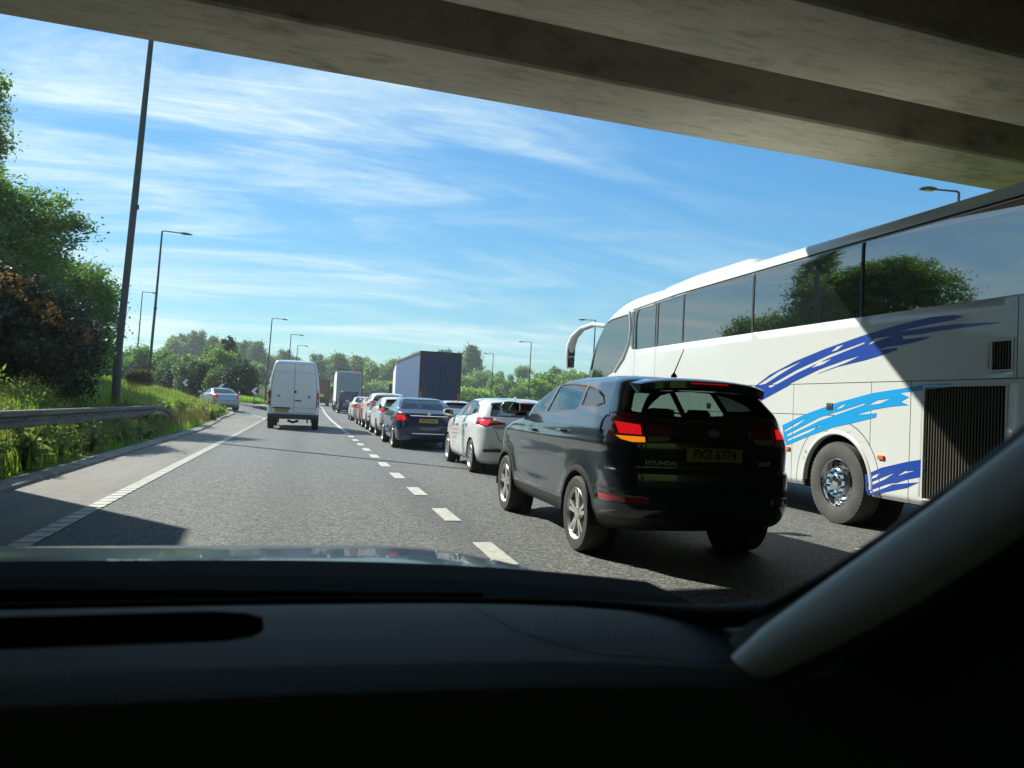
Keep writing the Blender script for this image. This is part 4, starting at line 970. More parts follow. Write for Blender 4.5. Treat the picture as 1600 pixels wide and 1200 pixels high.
def saloon_extra(root):
    mb = MB(); mb.box(-0.52, 0.52, -2.315, -2.30, 0.925, 0.943); mb.build('chrome_strip', M['chrome'], root, sharp=0, bevel=0.003)
    for s in (1, -1):
        mb = MB(); mb.lathe([(-2.30, 0.05), (-2.335, 0.055), (-2.335, 0.045), (-2.25, 0.042)], 20, 'y', (0, 0, 0)); o = mb.build('exhaust', M['chrome'], root); o.scale = (1.8, 1, 0.8); o.location = (s * 0.58, 0, 0.33)
    mb = MB(); n = 24
    for a in (90, 210, 330): mb.box(-0.004, 0.004, -0.004, 0.004, 0, 0.036, xf=Matrix.Translation((0, -2.315, 0.985)) @ Matrix.Rotation(R(a - 90), 4, 'Y'))
    mb.lathe([(-0.004, 0.034), (0.004, 0.034), (0.004, 0.040), (-0.004, 0.040), (-0.004, 0.034)], 28, 'y', (0, -2.315, 0.985)); mb.build('badge', M['chrome'], root)
    mb = MB(); mb.box(-0.45, 0.45, -2.335, -2.30, 0.44, 0.455); mb.build('bumper_trim', M['chrome'], root, sharp=0)
SALOON = dict(name='car', cat='car', label='dark blue saloon with a yellow number plate, ahead of the white hatchback',
    paint=M['navy_paint'], wheel=(0.325, 0.225, -1.45, 1.39, 0.895), rim=0.235, arch=0.365, flare=0.016, sub=4,
    keys=[(.20, -2.1, 2.1, .8), (.28, -2.27, 2.28, .86), (.45, -2.33, 2.33, .89), (.62, -2.335, 2.3, .898), (.78, -2.31, 2.2, .898), (.90, -2.295, 2.0, .89), (.96, -2.29, 1.6, .88), (1.01, -2.27, 1.15, .865), (1.045, -2.0, 1.03, .85), (1.075, -1.68, .94, .825), (1.16, -1.47, .74, .77), (1.29, -1.18, .42, .70), (1.38, -.88, .14, .63), (1.425, -.62, -.05, .5), (1.445, -.4, -.2, .2)],
    shell=dict(belt=1.06, gh=0.5, rcx=0.28, rcy=0.4, fcx=0.42, fcy=0.6, bow_r=0.08, tap_r=0.06, tap_f=0.11), creases=[(0.88, 0.03, 0.012, -2.3, 1.7), (0.5, 0.06, -0.012, -1.0, 0.95)],
    seams_x=[([(0.95, 0.3), (0.98, 0.75), (0.92, 1.0)], 0.010), ([(-0.12, 0.3), (-0.14, 1.04)], 0.010), ([(-0.95, 0.5), (-1.1, 0.8), (-1.08, 1.07)], 0.010)],
    seams_y=[([(-0.62, 1.0), (-0.58, 0.66), (0.58, 0.66), (0.62, 1.0)], 0.012), ([(-0.9, 0.62), (0.9, 0.62)], 0.010)],
    win_x=[([(0.85, 1.075), (-0.08, 1.09), (-0.06, 1.375), (0.2, 1.33), (0.55, 1.2)], 'side'), ([(-0.14, 1.09), (-0.98, 1.11), (-1.0, 1.23), (-0.75, 1.335), (-0.4, 1.385), (-0.12, 1.38)], 'side')],
    win_y=[([(-.66, 1.105), (.66, 1.105), (.60, 1.22), (.52, 1.365), (-.52, 1.365), (-.60, 1.22)], 'rear')], win_f=[([(-.66, 1.09), (.66, 1.09), (.5, 1.38), (-.5, 1.38)], 'front')],
    lamps=[('y', -1, [(.54, 0.80), (.58, 0.90), (.68, 0.96), (.95, 0.99), (.95, 0.82), (.75, 0.775)], 'tail', 0.05), ('x', 1, [(-2.35, 0.80), (-2.35, 0.98), (-2.08, 0.985), (-2.15, 0.88)], 'tail', 0.25), ('y', -1, [(.60, 0.82), (.63, 0.88), (.70, 0.93), (.84, 0.95), (.84, 0.82), (.75, 0.80)], 'stop', 0.05)],
    parts={'side': ('side_window', 'glass'), 'rear': ('rear_window', 'glass_dark'), 'front': ('windscreen', 'glass'), 'tail': ('tail_light', 'lamp_red'), 'stop': ('brake_lamp', 'lamp_red_on')},
    mirror=(0.72, 1.04, 0.85), handles=[(0.1, 0.93, 0.895), (-0.92, 0.95, 0.895)], seats=[(-0.37, -0.15), (0.37, -0.15), (-0.4, -1.0), (0.4, -1.0)], seat_z=0.42, plate=(-2.335, 0.80, 'W77 AXU', R(0)), extra=saloon_extra)
saloon = make_car(SALOON); saloon.location = (3.24, 23.32, 0)

def van_extra(root):
    for s in (1, -1):
        mb = MB(); mb.lathe([(-2.965, 0.001), (-2.965, 0.035), (-2.93, 0.038)], 16, 'y', (s * 0.58, 0, 1.32)); mb.build('door_hinge', M['gap'], root)
        mb = MB(); mb.tube([(s * 0.55, -2.85, 0.46), (s * 0.55, -2.85, 0.28)], 0.03, 8); mb.build('tow_bracket', M['clad'], root)
        for z in (0.9, 1.55, 2.2): mb = MB(); mb.box(s * 0.93 - 0.02, s * 0.93 + 0.02, -2.95, -2.86, z, z + 0.09); mb.build('hinge', M['white_paint'], root, sharp=0)
    mb = MB(); mb.lathe([(-2.985, 0.001), (-2.985, 0.045), (-2.93, 0.05)], 16, 'y', (0.045, 0, 1.50)); mb.build('door_lock', M['gap'], root)
    mb = MB(); mb.box(0.03, 0.27, -2.985, -2.95, 1.14, 1.175); mb.build('door_handle', M['gap'], root, sharp=0, bevel=0.008)
    mb = MB(); mb.box(-0.78, -0.10, -2.985, -2.945, 0.83, 0.875); mb.build('plate_lamp_bar', M['gap'], root, sharp=0, bevel=0.008)
    mb = MB(); mb.box(-0.91, 0.91, -3.03, -2.9, 0.42, 0.62); bo = mb.build('rear_bumper', M['clad'], root, sharp=0, bevel=0.03)
    mb = MB(); mb.tube([(-0.2, -2.7, 0.36), (0, -2.75, 0.29), (0.2, -2.7, 0.36)], 0.05, 8); mb.build('axle', M['clad'], root)
    mb = MB(); mb.box(-0.42, 0.42, -1.2, -0.4, 2.762, 2.82); mb.build('roof_vent', M['clad'], root, sharp=0, bevel=0.02)
    p = MB(); p.box(-0.26, 0.26, -0.006, 0.006, -0.0575, 0.0575); po = p.build('number_plate', M['plate_yellow'], root, sharp=0, bevel=0.004); po.location = (-0.44, -2.965, 0.755)
    text_part('lettering', 'BX19 KVN', 0.10, M['ink'], po, (0, -0.0075, 0), (PI / 2, 0, 0), 0.0008, 0.86)
VAN = dict(name='van', cat='van', label='white panel van with two closed rear doors driving ahead in the left lane',
    paint=M['white_paint'], wheel=(0.345, 0.24, -1.95, 1.72, 0.985), rim=0.2, style='steel', arch=0.42, flare=0.012, sub=3, clad_z=0.62, cladm=M['clad'],
    keys=[(.42, -2.85, 2.5, .9), (.48, -2.94, 2.85, .965), (.6, -2.95, 2.93, .985), (1.0, -2.95, 2.85, .99), (1.15, -2.95, 2.5, .988), (1.35, -2.95, 2.0, .98), (1.7, -2.94, 1.75, .955), (2.1, -2.92, 1.5, .90), (2.45, -2.90, 1.2, .83), (2.62, -2.87, 1.0, .78), (2.71, -2.8, .8, .71), (2.75, -2.6, .5, .52), (2.76, -2.2, .2, .2)],
    shell=dict(rcx=0.11, rcy=0.14, fcx=0.4, fcy=0.5, bow_r=0.03, tap_r=0.0, tap_f=0.06), seal=0.015,
    seams_x=[([(0.9, 0.65), (0.9, 2.2)], 0.012)], seams_y=[([(0, 0.66), (0, 2.64)], 0.014), ([(-0.80, 0.66), (0.80, 0.66), (0.86, 0.9), (0.86, 1.6), (0.80, 2.2), (0.72, 2.60), (-0.72, 2.60), (-0.80, 2.2), (-0.86, 1.6), (-0.86, 0.9), (-0.80, 0.66)], 0.014), ([(0.0, 0.875), (0.84, 0.875)], 0.010), ([(-0.78, 2.27), (0.78, 2.27)], 0.006)],
    win_x=[([(1.9, 1.32), (1.0, 1.32), (1.0, 2.0), (1.35, 2.0)], 'side')], win_f=[([(-.8, 1.4), (.8, 1.4), (.7, 2.1), (-.7, 2.1)], 'front')],
    lamps=[('y', -1, [(.875, 0.92), (.875, 1.50), (1.0, 1.50), (1.0, 0.92)], 'tail', 0.05), ('x', 1, [(-3, 0.92), (-3, 1.50), (-2.86, 1.50), (-2.86, 0.92)], 'tail', 0.25), ('y', -1, [(.88, 1.10), (.88, 1.22), (1.0, 1.22), (1.0, 1.10)], 'rev', 0.05)],
    parts={'side': ('side_window', 'far_glass'), 'front': ('windscreen', 'far_glass'), 'tail': ('tail_light', 'lamp_red'), 'rev': ('reversing_light', 'lamp_clear')},
    mirror=(1.45, 1.33, 0.98), mirror_mat=M['clad'], extra=van_extra)
van = make_car(VAN); van.location = (-0.53, 34.4, 0)

# ------------------------------------------------------------------ more of the queue: copies with their own paint
WP = {M['black_paint']: M['white_paint']}
dup(hatch, (3.35, 30.2, 0), 0, 'small white hatchback just ahead of the dark blue saloon', 'white cars queuing in the middle lane')
last = [o for o in bpy.data.objects if o.get('label') == 'small white hatchback just ahead of the dark blue saloon'][0]
for c in list(last.children):
    if c.name.split('.')[0] in ('window_sticker', 'door_lettering'): bpy.data.objects.remove(c)
suv = dup(cross, (3.45, 36.0, 0), 0, 'white sport utility car with red rear lights queuing in the middle lane', 'white cars queuing in the middle lane', 1.0, WP)
for c in list(suv.children):
    if c.name.split('.')[0] in ('number_plate', 'lettering', 'badge', 'indicator'):
        for g in list(c.children): bpy.data.objects.remove(g)
        bpy.data.objects.remove(c)
redc = dup(hatch, (3.45, 41.3, 0), 0, 'red hatchback mostly hidden ahead of the white sport utility car', None, 1.0, {M['white_paint']: M['red_paint']})
for c in list(redc.children):
    if c.name.split('.')[0] in ('window_sticker', 'door_lettering'): bpy.data.objects.remove(c)
def strip_plate(o):
    for c in list(o.children):
        if c.name.split('.')[0] in ('number_plate', 'badge'):
            for g in list(c.children): bpy.data.objects.remove(g)
            bpy.data.objects.remove(c)
    return o
strip_plate(dup(saloon, (3.48, 49.8, 0), 0, 'white saloon in the middle lane directly behind the dark blue van', 'white cars queuing in the middle lane', (1, 1, 1.04), {M['navy_paint']: M['white_paint']}))
dup(van, (3.4, -7.5, 0), 0, 'unseen dark blue van added behind the camera to be mirrored in the black crossover', None, (0.98, 0.9, 0.85), {M['white_paint']: M['navy_paint']})  # added out of view so the crossover's rear mirrors something dark
bv = dup(van, (3.62, 72.8, 0), 0, 'dark blue van in the middle lane in front of the grey box lorry', None, (0.98, 0.9, 0.75), {M['white_paint']: M['navy_paint']})
for c in list(bv.children):
    if c.name.split('.')[0] in ('number_plate', 'roof_vent'):
        for g in list(c.children): bpy.data.objects.remove(g)
        bpy.data.objects.remove(c)
strip_plate(dup(saloon, (-5.75, 54.5, float(zroad(-5.75, 54.5))), R(20), 'silver saloon turning off onto the slip road beside the grass verge', None, 1.0, {M['navy_paint']: M['silver_paint']}))
s2 = dup(hatch, (7.15, 25.5, 0), 0, 'silver hatchback in the right lane, only its roof showing behind the white hatchback', None, 1.0, {M['white_paint']: M['silver_paint']})
for c in list(s2.children):
    if c.name.split('.')[0] in ('window_sticker', 'door_lettering'): bpy.data.objects.remove(c)
s3 = dup(hatch, (6.95, 38.0, 0), 0, 'white hatchback in the right lane just behind the tall blue lorry')
for c in list(s3.children):
    if c.name.split('.')[0] in ('window_sticker', 'door_lettering'): bpy.data.objects.remove(c)
for k, (x, y, mk, lb) in enumerate(((4.3, 96, 'white_paint', 'distant white car far up the middle lane beyond the lorries'), (0.0, 100, 'silver_paint', 'distant silver car far up the left lane past the white van'))):
    strip_plate(dup(saloon, (x, y, 0), 0, lb, None, 1.0, {M['navy_paint']: M[mk]}))

# ------------------------------------------------------------------ lorries
def lorry(label, loc, W, H, L, z0, side_m, rear_m, frame_m, cab_m, rear='doors', marks=True):
    t = thing('lorry', label, 'lorry', loc)
    h = W / 2
    mb = MB(); mb.box(-h + 0.04, h - 0.04, 0.06, L, z0, H - 0.05); mb.build('box_body', side_m, t, sharp=0, bevel=0.02)
    mb = MB()
    for a in (-1, 1):
        mb.box(a * h - (0.09 if a > 0 else 0), a * h + (0.09 if a < 0 else 0), -0.02, 0.10, z0 - 0.06, H)
        mb.box(a * h - (0.05 if a > 0 else 0), a * h + (0.05 if a < 0 else 0), 0.101, L, H - 0.16, H - 0.002); mb.box(a * h - (0.05 if a > 0 else 0), a * h + (0.05 if a < 0 else 0), 0.101, L, z0 - 0.1, z0 + 0.1)
    mb.box(-h + 0.091, h - 0.091, -0.02, 0.10, H - 0.12, H); mb.box(-h + 0.091, h - 0.091, -0.02, 0.10, z0 - 0.06, z0 + 0.08)
    mb.build('frame', frame_m, t, sharp=0, bevel=0.01)
    if rear == 'doors':
        for a in (-1, 1):
            x0, x1 = sorted((a * 0.012, a * (h - 0.095))); mb = MB(); mb.box(x0, x1, -0.012, 0.055, z0 + 0.09, H - 0.13)
            for k in range(7): x = x0 + (x1 - x0) * (k + 0.5) / 7; mb.box(x - 0.045, x + 0.045, -0.024, -0.0125, z0 + 0.16, H - 0.2)
            d = mb.build('rear_door', rear_m, t, sharp=0, bevel=0.004)
            for b in (0.28, 0.80):
                mb = MB(); x = a * (b * (h - 0.1)); mb.tube([(x, -0.05, z0 + 0.05), (x, -0.05, H - 0.1)], 0.017, 8); mb.build('lock_rod', M['steel'], d)
            for z in np.linspace(z0 + 0.3, H - 0.4, 5): mb = MB(); mb.box(*sorted((a * (h - 0.22), a * (h - 0.02))), -0.035, -0.021, z, z + 0.06); mb.build('hinge', frame_m, d, sharp=0)
    else:
        mb = MB(); mb.box(-h + 0.2, h - 0.2, -0.005, 0.055, z0 + 0.09, H - 0.35)
        for z in np.arange(z0 + 0.3, H - 0.5, 0.32): mb.box(-h + 0.22, h - 0.22, -0.016, -0.0055, z, z + 0.27)
        mb.build('roller_door', rear_m, t, sharp=0, bevel=0.006)
        mb = MB(); mb.box(0.05, 0.45, -0.04, -0.021, H - 0.09, H - 0.03); mb.build('roof_light', M['lamp_red_on'], t, sharp=0)
    if marks:
        for a in (-1, 1):
            mb = MB(); mb.box(*sorted((a * (h - 0.02), a * (h - 0.20))), -0.05, -0.0255, z0 + 0.12, z0 + 0.72)
            mb.build('reflector_panel', M['orange_mark'], t, sharp=0)
    mb = MB(); mb.box(-0.45, 0.45, 0.2, L - 0.1, z0 - 0.35, z0 - 0.1); mb.box(-h + 0.1, h - 0.1, 0.05, 0.15, 0.5, 0.68); mb.build('chassis', M['clad'], t, sharp=0)
    for a in (-1, 1):
        mb = MB(); mb.box(*sorted((a * (h - 0.1), a * (h - 0.55))), 0.02, 0.08, 0.72, 0.86); mb.build('tail_light', M['lamp_red'], t, sharp=0, bevel=0.01)
    for yy in ((1.3, 2.6, 3.9) if L > 9 else (1.6,)) + (L + 1.0,):
        for a in (-1, 1): make_wheel(t, (a * (h - 0.16), yy, 0.5), 0.5, 0.30, a, rim=0.29, style='steel')
    mb = MB(); secs = []
    for y, k, zt in ((L + 0.25, 0.94, H - 0.25), (L + 0.6, 0.98, H - 0.22), (L + 1.6, 0.98, H - 0.6), (L + 2.1, 0.94, H - 1.3), (L + 2.3, 0.9, 1.6)):
        secs.append([Vector((h * k * sx, y, z)) for sx, z in ((-1, 0.6), (-1, zt - 0.2), (-0.85, zt), (0.85, zt), (1, zt - 0.2), (1, 0.6))])
    mb.strip(secs, closed=True, cap=True); mb.build('cab', cab_m, t, sharp=40)
    for a in (-1, 1):
        mb = MB(); mb.box(*sorted((a * (h + 0.02), a * (h + 0.22))), L + 1.8, L + 1.9, 1.9, 2.7); mb.build('door_mirror', M['clad'], t, sharp=0, bevel=0.03)
    return t
lorry('tall articulated lorry with dark blue rear doors and pale blue curtain side', (7.67, 46.0, 0), 2.55, 4.42, 13.4, 1.25, M['curtain_blue'], M['truck_blue'], M['truck_frame'], M['white_flat'])
lorry('grey box lorry with a roller door, ahead of the dark blue van', (3.95, 78.5, 0), 2.5, 4.3, 7.5, 1.0, M['white_flat'], M['box_grey'], M['steel'], M['white_flat'], rear='roller', marks=False)
lorry('far lorry with a dark grey side, just ahead of the grey box lorry', (4.3, 93.0, 0), 2.5, 4.0, 8.0, 1.0, M['clad'], M['box_grey'], M['steel'], M['clad'], marks=False, rear='roller')
lorry('distant brown lorry far up the left lane beyond the white van', (2.1, 128.0, 0), 2.55, 4.3, 12.0, 1.2, M['brown_box'], M['brown_box'], M['truck_frame'], M['clad'], marks=False)

# ------------------------------------------------------------------ white coach
co = thing('coach', 'white touring coach with blue and cyan swoosh livery, in the right lane', 'coach', (7.80, 11.55, 0))
CY = 11.55
bm = shell([(.42, -6.55, 6.4, 1.215), (.50, -6.6, 6.5, 1.25), (.9, -6.65, 6.6, 1.25), (1.2, -6.65, 6.62, 1.25), (1.9, -6.65, 6.55, 1.25), (2.6, -6.62, 6.25, 1.25), (3.1, -6.6, 5.75, 1.25), (3.42, -6.58, 5.15, 1.248), (3.58, -6.54, 4.6, 1.235), (3.68, -6.48, 4.1, 1.19), (3.745, -6.4, 3.5, 1.09), (3.79, -6.2, 2.7, .85), (3.81, -5.9, 1.5, .3)],
           sub=5, rcx=0.22, rcy=0.25, fcx=0.4, fcy=0.45, bow_r=0.06, bow_f=0.18, tap_r=0.0, tap_f=0.02, tpow=6, nS=60)
def L_(p): return [(a - CY, b) for a, b in p]
seams = [[(5.0, 1.79), (16.5, 1.79)], [(7.2, 0.42), (7.2, 1.79)], [(7.83, 0.42), (7.83, 1.79)], [(9.36, 0.45), (9.36, 1.79)], [(7.83, 1.375), (13.2, 1.375)], [(10.9, 0.45), (10.9, 1.79)], [(12.4, 0.45), (12.4, 1.79)], [(5.87, 1.79), (5.87, 2.58)], [(14.86, 0.6), (14.86, 2.6)], [(13.86, 0.6), (13.86, 2.6)]]
for s in (1, -1):
    for p in seams: knife(bm, 'x', s, line_poly(L_(p), 0.010), 2, 0.3)
    band = L_([(4.96, 2.60), (14.75, 2.60), (15.0, 2.62), (15.1, 3.415), (13.0, 3.50), (8.0, 3.53), (4.96, 3.53)])
    knife(bm, 'x', s, band, 20, 0.3)
    for y in (8.05, 10.46, 12.74, 13.80): knife(bm, 'x', s, L_([(y - 0.03, 2.60), (y + 0.03, 2.60), (y + 0.03, 3.53), (y - 0.03, 3.53)]), 2, 0.3, only=(20,))
    for y in (14.95, 13.90): knife(bm, 'x', s, line_poly(L_([(y, 2.6), (y, 3.45)]), 0.03), 2, 0.3, only=(20,))
    fw = L_([(15.30, 3.37), (15.15, 3.0), (15.45, 2.55), (16.0, 2.2), (16.6, 2.05), (17.75, 2.05), (17.75, 2.6), (17.45, 3.0), (16.95, 3.24), (16.2, 3.35)])
    knife(bm, 'x', s, grow(fw, 0.03), 2, 0.15); knife(bm, 'x', s, fw, 21, 0.15)
    for yc in (8.44, 14.75):
        knife(bm, 'x', s, circ(yc - CY, 0.52, 0.80, 36), 2, 0.3); knife(bm, 'x', s, circ(yc - CY, 0.52, 0.788, 36), 0, 0.3); knife(bm, 'x', s, circ(yc - CY, 0.52, 0.64, 36), 1, 0.0)
    knife(bm, 'x', s, L_([(5.98, 0.50), (7.0, 0.50), (7.0, 1.72), (5.98, 1.72)]), 1, 0.3)
    knife(bm, 'x', s, L_([(5.93, 1.88), (6.15, 1.88), (6.15, 2.16), (5.93, 2.16)]), 1, 0.3)
knife(bm, 'y', 1, [(-1.1, 1.15), (1.1, 1.15), (1.1, 2.9), (0.95, 3.3), (-0.95, 3.3), (-1.1, 2.9)], 22, 0.2)
knife(bm, 'y', -1, [(-1.0, 2.3), (1.0, 2.3), (1.0, 3.3), (-1.0, 3.3)], 20, 0.2)
bm.normal_update()
extract(bm, 20, 'side_window', M['coach_glass'], co, push=0.004); extract(bm, 21, 'cab_window', M['coach_glass'], co, push=0.004); extract(bm, 22, 'windscreen', M['glass'], co, push=0.004)
lay = bm.faces.layers.int['tag']; bmesh.ops.delete(bm, geom=[f for f in bm.faces if f[lay] == 1 or f[lay] >= 20], context='FACES')
for f in bm.faces: f.material_index = {0: 0, 2: 1}.get(f[lay], 0)
me = bpy.data.meshes.new('body'); bm.to_mesh(me); bm.free()
for m in (M['coach_white'], M['gap'], M['clad'], M['dark']): me.materials.append(m)
body = finish('body', me, co, sharp=30, fix=False); sm = body.modifiers.new('solid', 'SOLIDIFY'); sm.thickness = 0.03; sm.offset = -1; sm.material_offset = 3; sm.material_offset_rim = 0
ub = MB(); ub.box(-0.85, 0.85, -6.3, 6.2, 0.36, 0.46)
for s in (1, -1):
    for yc in (8.44, 14.75):
        secs = []
        for i in range(25):
            a = PI * 1.1 * i / 24 - PI * 0.05; secs.append([Vector((s * 1.235, yc - CY + 0.637 * math.cos(a), 0.52 + 0.637 * math.sin(a))), Vector((s * 0.75, yc - CY + 0.637 * math.cos(a), 0.52 + 0.637 * math.sin(a)))])
        ub.strip(secs); ub.add([(s * 0.75, yc - CY + 0.66 * math.cos(2 * PI * i / 24), 0.52 + 0.66 * math.sin(2 * PI * i / 24)) for i in range(24)], [tuple(range(24))])
ub.build('underbody', M['dark'], co, sharp=40)
for s in (1, -1):
    for yc in (8.44, 14.75):
        hh = s * 0.15; wl_ = MB(); rr = 0.30
        wl_.lathe([(-hh * 0.6, 0.285), (hh * 0.2, 0.27), (hh * 0.88, 0.285), (hh * 0.98, 0.298), (hh * 0.90, 0.31)], 48)
        wl_.lathe([(hh * 0.10, 0.272), (hh * 0.42, 0.235), (hh * 0.62, 0.20), (hh * 0.98, 0.185), (hh * 1.02, 0.175), (hh * 1.02, 0.12), (hh * 1.10, 0.105), (hh * 1.15, 0.09), (hh * 1.15, 0.004)], 48)
        w = wl_.build('wheel', M['chrome'], co, sharp=28); w.location = (s * 1.09, yc - CY, 0.52)
        t = MB(); t.lathe([(-hh, 0.30), (-hh * 1.02, 0.45), (-hh * 0.8, 0.515), (hh * 0.8, 0.52), (hh * 0.95, 0.507), (hh * 1.03, 0.47), (hh * 1.05, 0.40), (hh * 1.0, 0.335), (hh * 0.93, 0.305)], 56)
        for k in range(56):
            a = 2 * PI * k / 56; t.box(*sorted((hh * 0.86, hh * 0.97)), -0.012, 0.012, 0.492, 0.514, xf=Matrix.Rotation(a, 4, 'X'))
        t.build('tyre', M['tyre_grey'], w, sharp=35)
        tl = text_part('tyre_lettering', 'EUROLINE', 0.05, M['ink'], w, (0, 0, 0), (0, 0, 0), 0.001); bpy.data.objects.remove(tl)
        for k in range(10):
            a = 2 * PI * (k + 0.5) / 10; n_ = MB(); n_.lathe([(hh * 1.0, 0.021), (hh * 1.22, 0.019), (hh * 1.30, 0.012), (hh * 1.31, 0.001)], 10, c=(0, 0.148 * math.cos(a), 0.148 * math.sin(a)))
            n_.build('lug_nut', M['lug'] if 'lug' in M else M.setdefault('lug', mat('lug_nut_blue', (0.10, 0.42, 0.62), 0.25, 0.6)), w)
        hm = MB()
        for k in range(10):
            a = 2 * PI * k / 10; xf = Matrix.Rotation(a, 4, 'X') @ Matrix.Translation((hh * 0.40, 0.237, 0)) @ Matrix.Rotation(-s * R(48), 4, 'Z')
            hm.add([xf @ Vector((s * 0.004, 0.026 * math.cos(2 * PI * j / 12), 0.030 * math.sin(2 * PI * j / 12))) for j in range(12)], [tuple(range(12))])
        hm.build('hand_holes', M['gap'], w, sharp=0)
SW = {'A': [[(10.5, 1.7), (9.95, 1.94), (9.36, 2.11), (8.7, 2.25), (7.99, 2.37), (7.4, 2.45), (6.94, 2.485), (6.64, 2.48), (6.5, 2.45), (6.64, 2.425), (6.94, 2.41), (7.26, 2.385), (7.4, 2.365), (7.0, 2.375), (6.63, 2.38), (6.09, 2.35), (6.08, 2.34), (6.46, 2.335), (6.84, 2.325), (7.09, 2.31), (7.36, 2.31), (7.34, 2.27), (6.92, 2.275), (7.06, 2.24), (7.32, 2.21), (7.6, 2.2), (7.94, 2.14), (7.75, 2.17), (7.44, 2.18), (7.42, 2.16), (7.6, 2.12), (7.97, 2.06), (8.46, 2.0), (8.91, 1.91), (9.4, 1.8), (10.21, 1.54)], [(10.29, 1.78), (9.73, 1.985), (9.14, 2.125), (9.62, 1.965), (10.05, 1.81)], [(9.99, 1.77), (9.31, 1.99), (8.6, 2.17), (7.96, 2.29), (7.98, 2.265), (8.6, 2.13), (9.3, 1.945), (9.91, 1.75)], [(8.61, 2.2), (8.48, 2.265), (8.34, 2.285), (8.48, 2.215)], [(9.02, 2.0), (8.83, 2.075), (8.55, 2.115), (8.76, 2.04)], [(9.49, 1.79), (8.82, 1.98), (8.3, 2.085), (8.02, 2.125), (8.3, 2.045), (8.82, 1.93), (9.4, 1.77)], [(7.93, 2.24), (7.79, 2.32), (7.52, 2.325), (7.75, 2.28)]],
      'B': [[(9.6, 1.21), (9.08, 1.38), (8.44, 1.54), (7.8, 1.66), (7.23, 1.72), (6.98, 1.75), (6.67, 1.755), (6.57, 1.735), (6.67, 1.715), (6.94, 1.695), (7.37, 1.66), (7.23, 1.61), (7.35, 1.56), (7.23, 1.52), (7.5, 1.5), (7.79, 1.46), (8.1, 1.39), (7.73, 1.42), (7.74, 1.37), (8.18, 1.28), (8.51, 1.22), (9.01, 1.08), (9.48, 0.93), (9.54, 1.02)], [(9.55, 1.14), (9.27, 1.255), (9.02, 1.335), (9.26, 1.22), (9.53, 1.12)], [(9.49, 1.085), (8.79, 1.34), (7.91, 1.545), (7.95, 1.515), (8.79, 1.295), (9.47, 1.055)], [(8.48, 1.45), (8.36, 1.51), (8.26, 1.53), (8.35, 1.475)], [(9.47, 1.02), (9.11, 1.14), (8.65, 1.27), (9.01, 1.13), (9.45, 0.995)], [(7.9, 1.51), (7.72, 1.575), (7.5, 1.595), (7.68, 1.535)]],
      'C': [[(7.89, 0.67), (7.62, 0.78), (7.23, 0.88), (7.01, 0.925), (7.01, 0.84), (6.96, 0.84), (7.01, 0.8), (7.01, 0.735), (7.23, 0.68), (7.46, 0.6), (7.05, 0.67), (7.22, 0.59), (7.82, 0.43), (7.87, 0.49)], [(7.82, 0.62), (7.76, 0.675), (7.63, 0.725), (7.7, 0.66)], [(7.85, 0.57), (7.61, 0.665), (7.38, 0.755), (7.57, 0.645), (7.84, 0.53)], [(7.39, 0.7), (7.26, 0.775), (7.09, 0.795), (7.26, 0.745)], [(7.83, 0.485), (7.53, 0.595), (7.36, 0.64), (7.53, 0.56), (7.81, 0.455)]]}
def stripe_mb(loops, s):
    vs = [Vector(p) for l in loops for p in l]; es = []; o = 0
    for l in loops: es += [(o + i, o + (i + 1) % len(l)) for i in range(len(l))]; o += len(l)
    V, E_, F, *_ = delaunay_2d_cdt(vs, es, [], 0, 1e-5)
    mb = MB(); k = len(V)
    fs = []
    for f in F:
        c = sum((V[i] for i in f), Vector((0, 0))) / len(f)
        if inpoly(c, loops[0]) and not any(inpoly(c, l) for l in loops[1:]): fs.append(tuple(f))
    cnt = {}
    for f in fs:
        for i in range(len(f)): e = (f[i], f[(i + 1) % len(f)]); cnt[e] = 1
    sides = [(a, b, b + k, a + k) for a, b in cnt if (b, a) not in cnt]
    mb.add([(s * 1.2495, v.x, v.y) for v in V] + [(s * 1.2535, v.x, v.y) for v in V], [tuple(i + k for i in f) for f in fs] + sides)
    return mb
def clipx(poly, cy, cz, r):   # the stripe runs over the arch flare but stops at the wheel opening
    return poly
for k, loops in SW.items():
    for s in (-1,):
        mb = stripe_mb([L_(l) for l in loops], s)
        o = mb.build('livery_stripe', M['cyan_livery'] if k == 'B' else M['blue_livery'], co, sharp=0)
        if k == 'B':
            bmx = bmesh.new(); bmx.from_mesh(o.data)
            bmesh.ops.triangulate(bmx, faces=bmx.faces)
            for i in range(40):
                a = PI * i / 40; p = (0, 8.44 - CY + 0.642 * math.cos(a), 0.52 + 0.642 * math.sin(a)); nrm = (0, math.cos(a), math.sin(a))
                # keep everything outside the circle: cut along each tangent so the edge follows the arch
                g = [f for f in bmx.faces if math.hypot(f.calc_center_median().y - p[1], f.calc_center_median().z - p[2]) < 0.5]
                bmesh.ops.bisect_plane(bmx, geom=g + list({e for f in g for e in f.edges}) + list({v for f in g for v in f.verts}), plane_co=p, plane_no=nrm)
            bmesh.ops.delete(bmx, geom=[f for f in bmx.faces if math.hypot(f.calc_center_median().y - (8.44 - CY), f.calc_center_median().z - 0.52) < 0.641], context='FACES'); bmx.to_mesh(o.data); bmx.free()
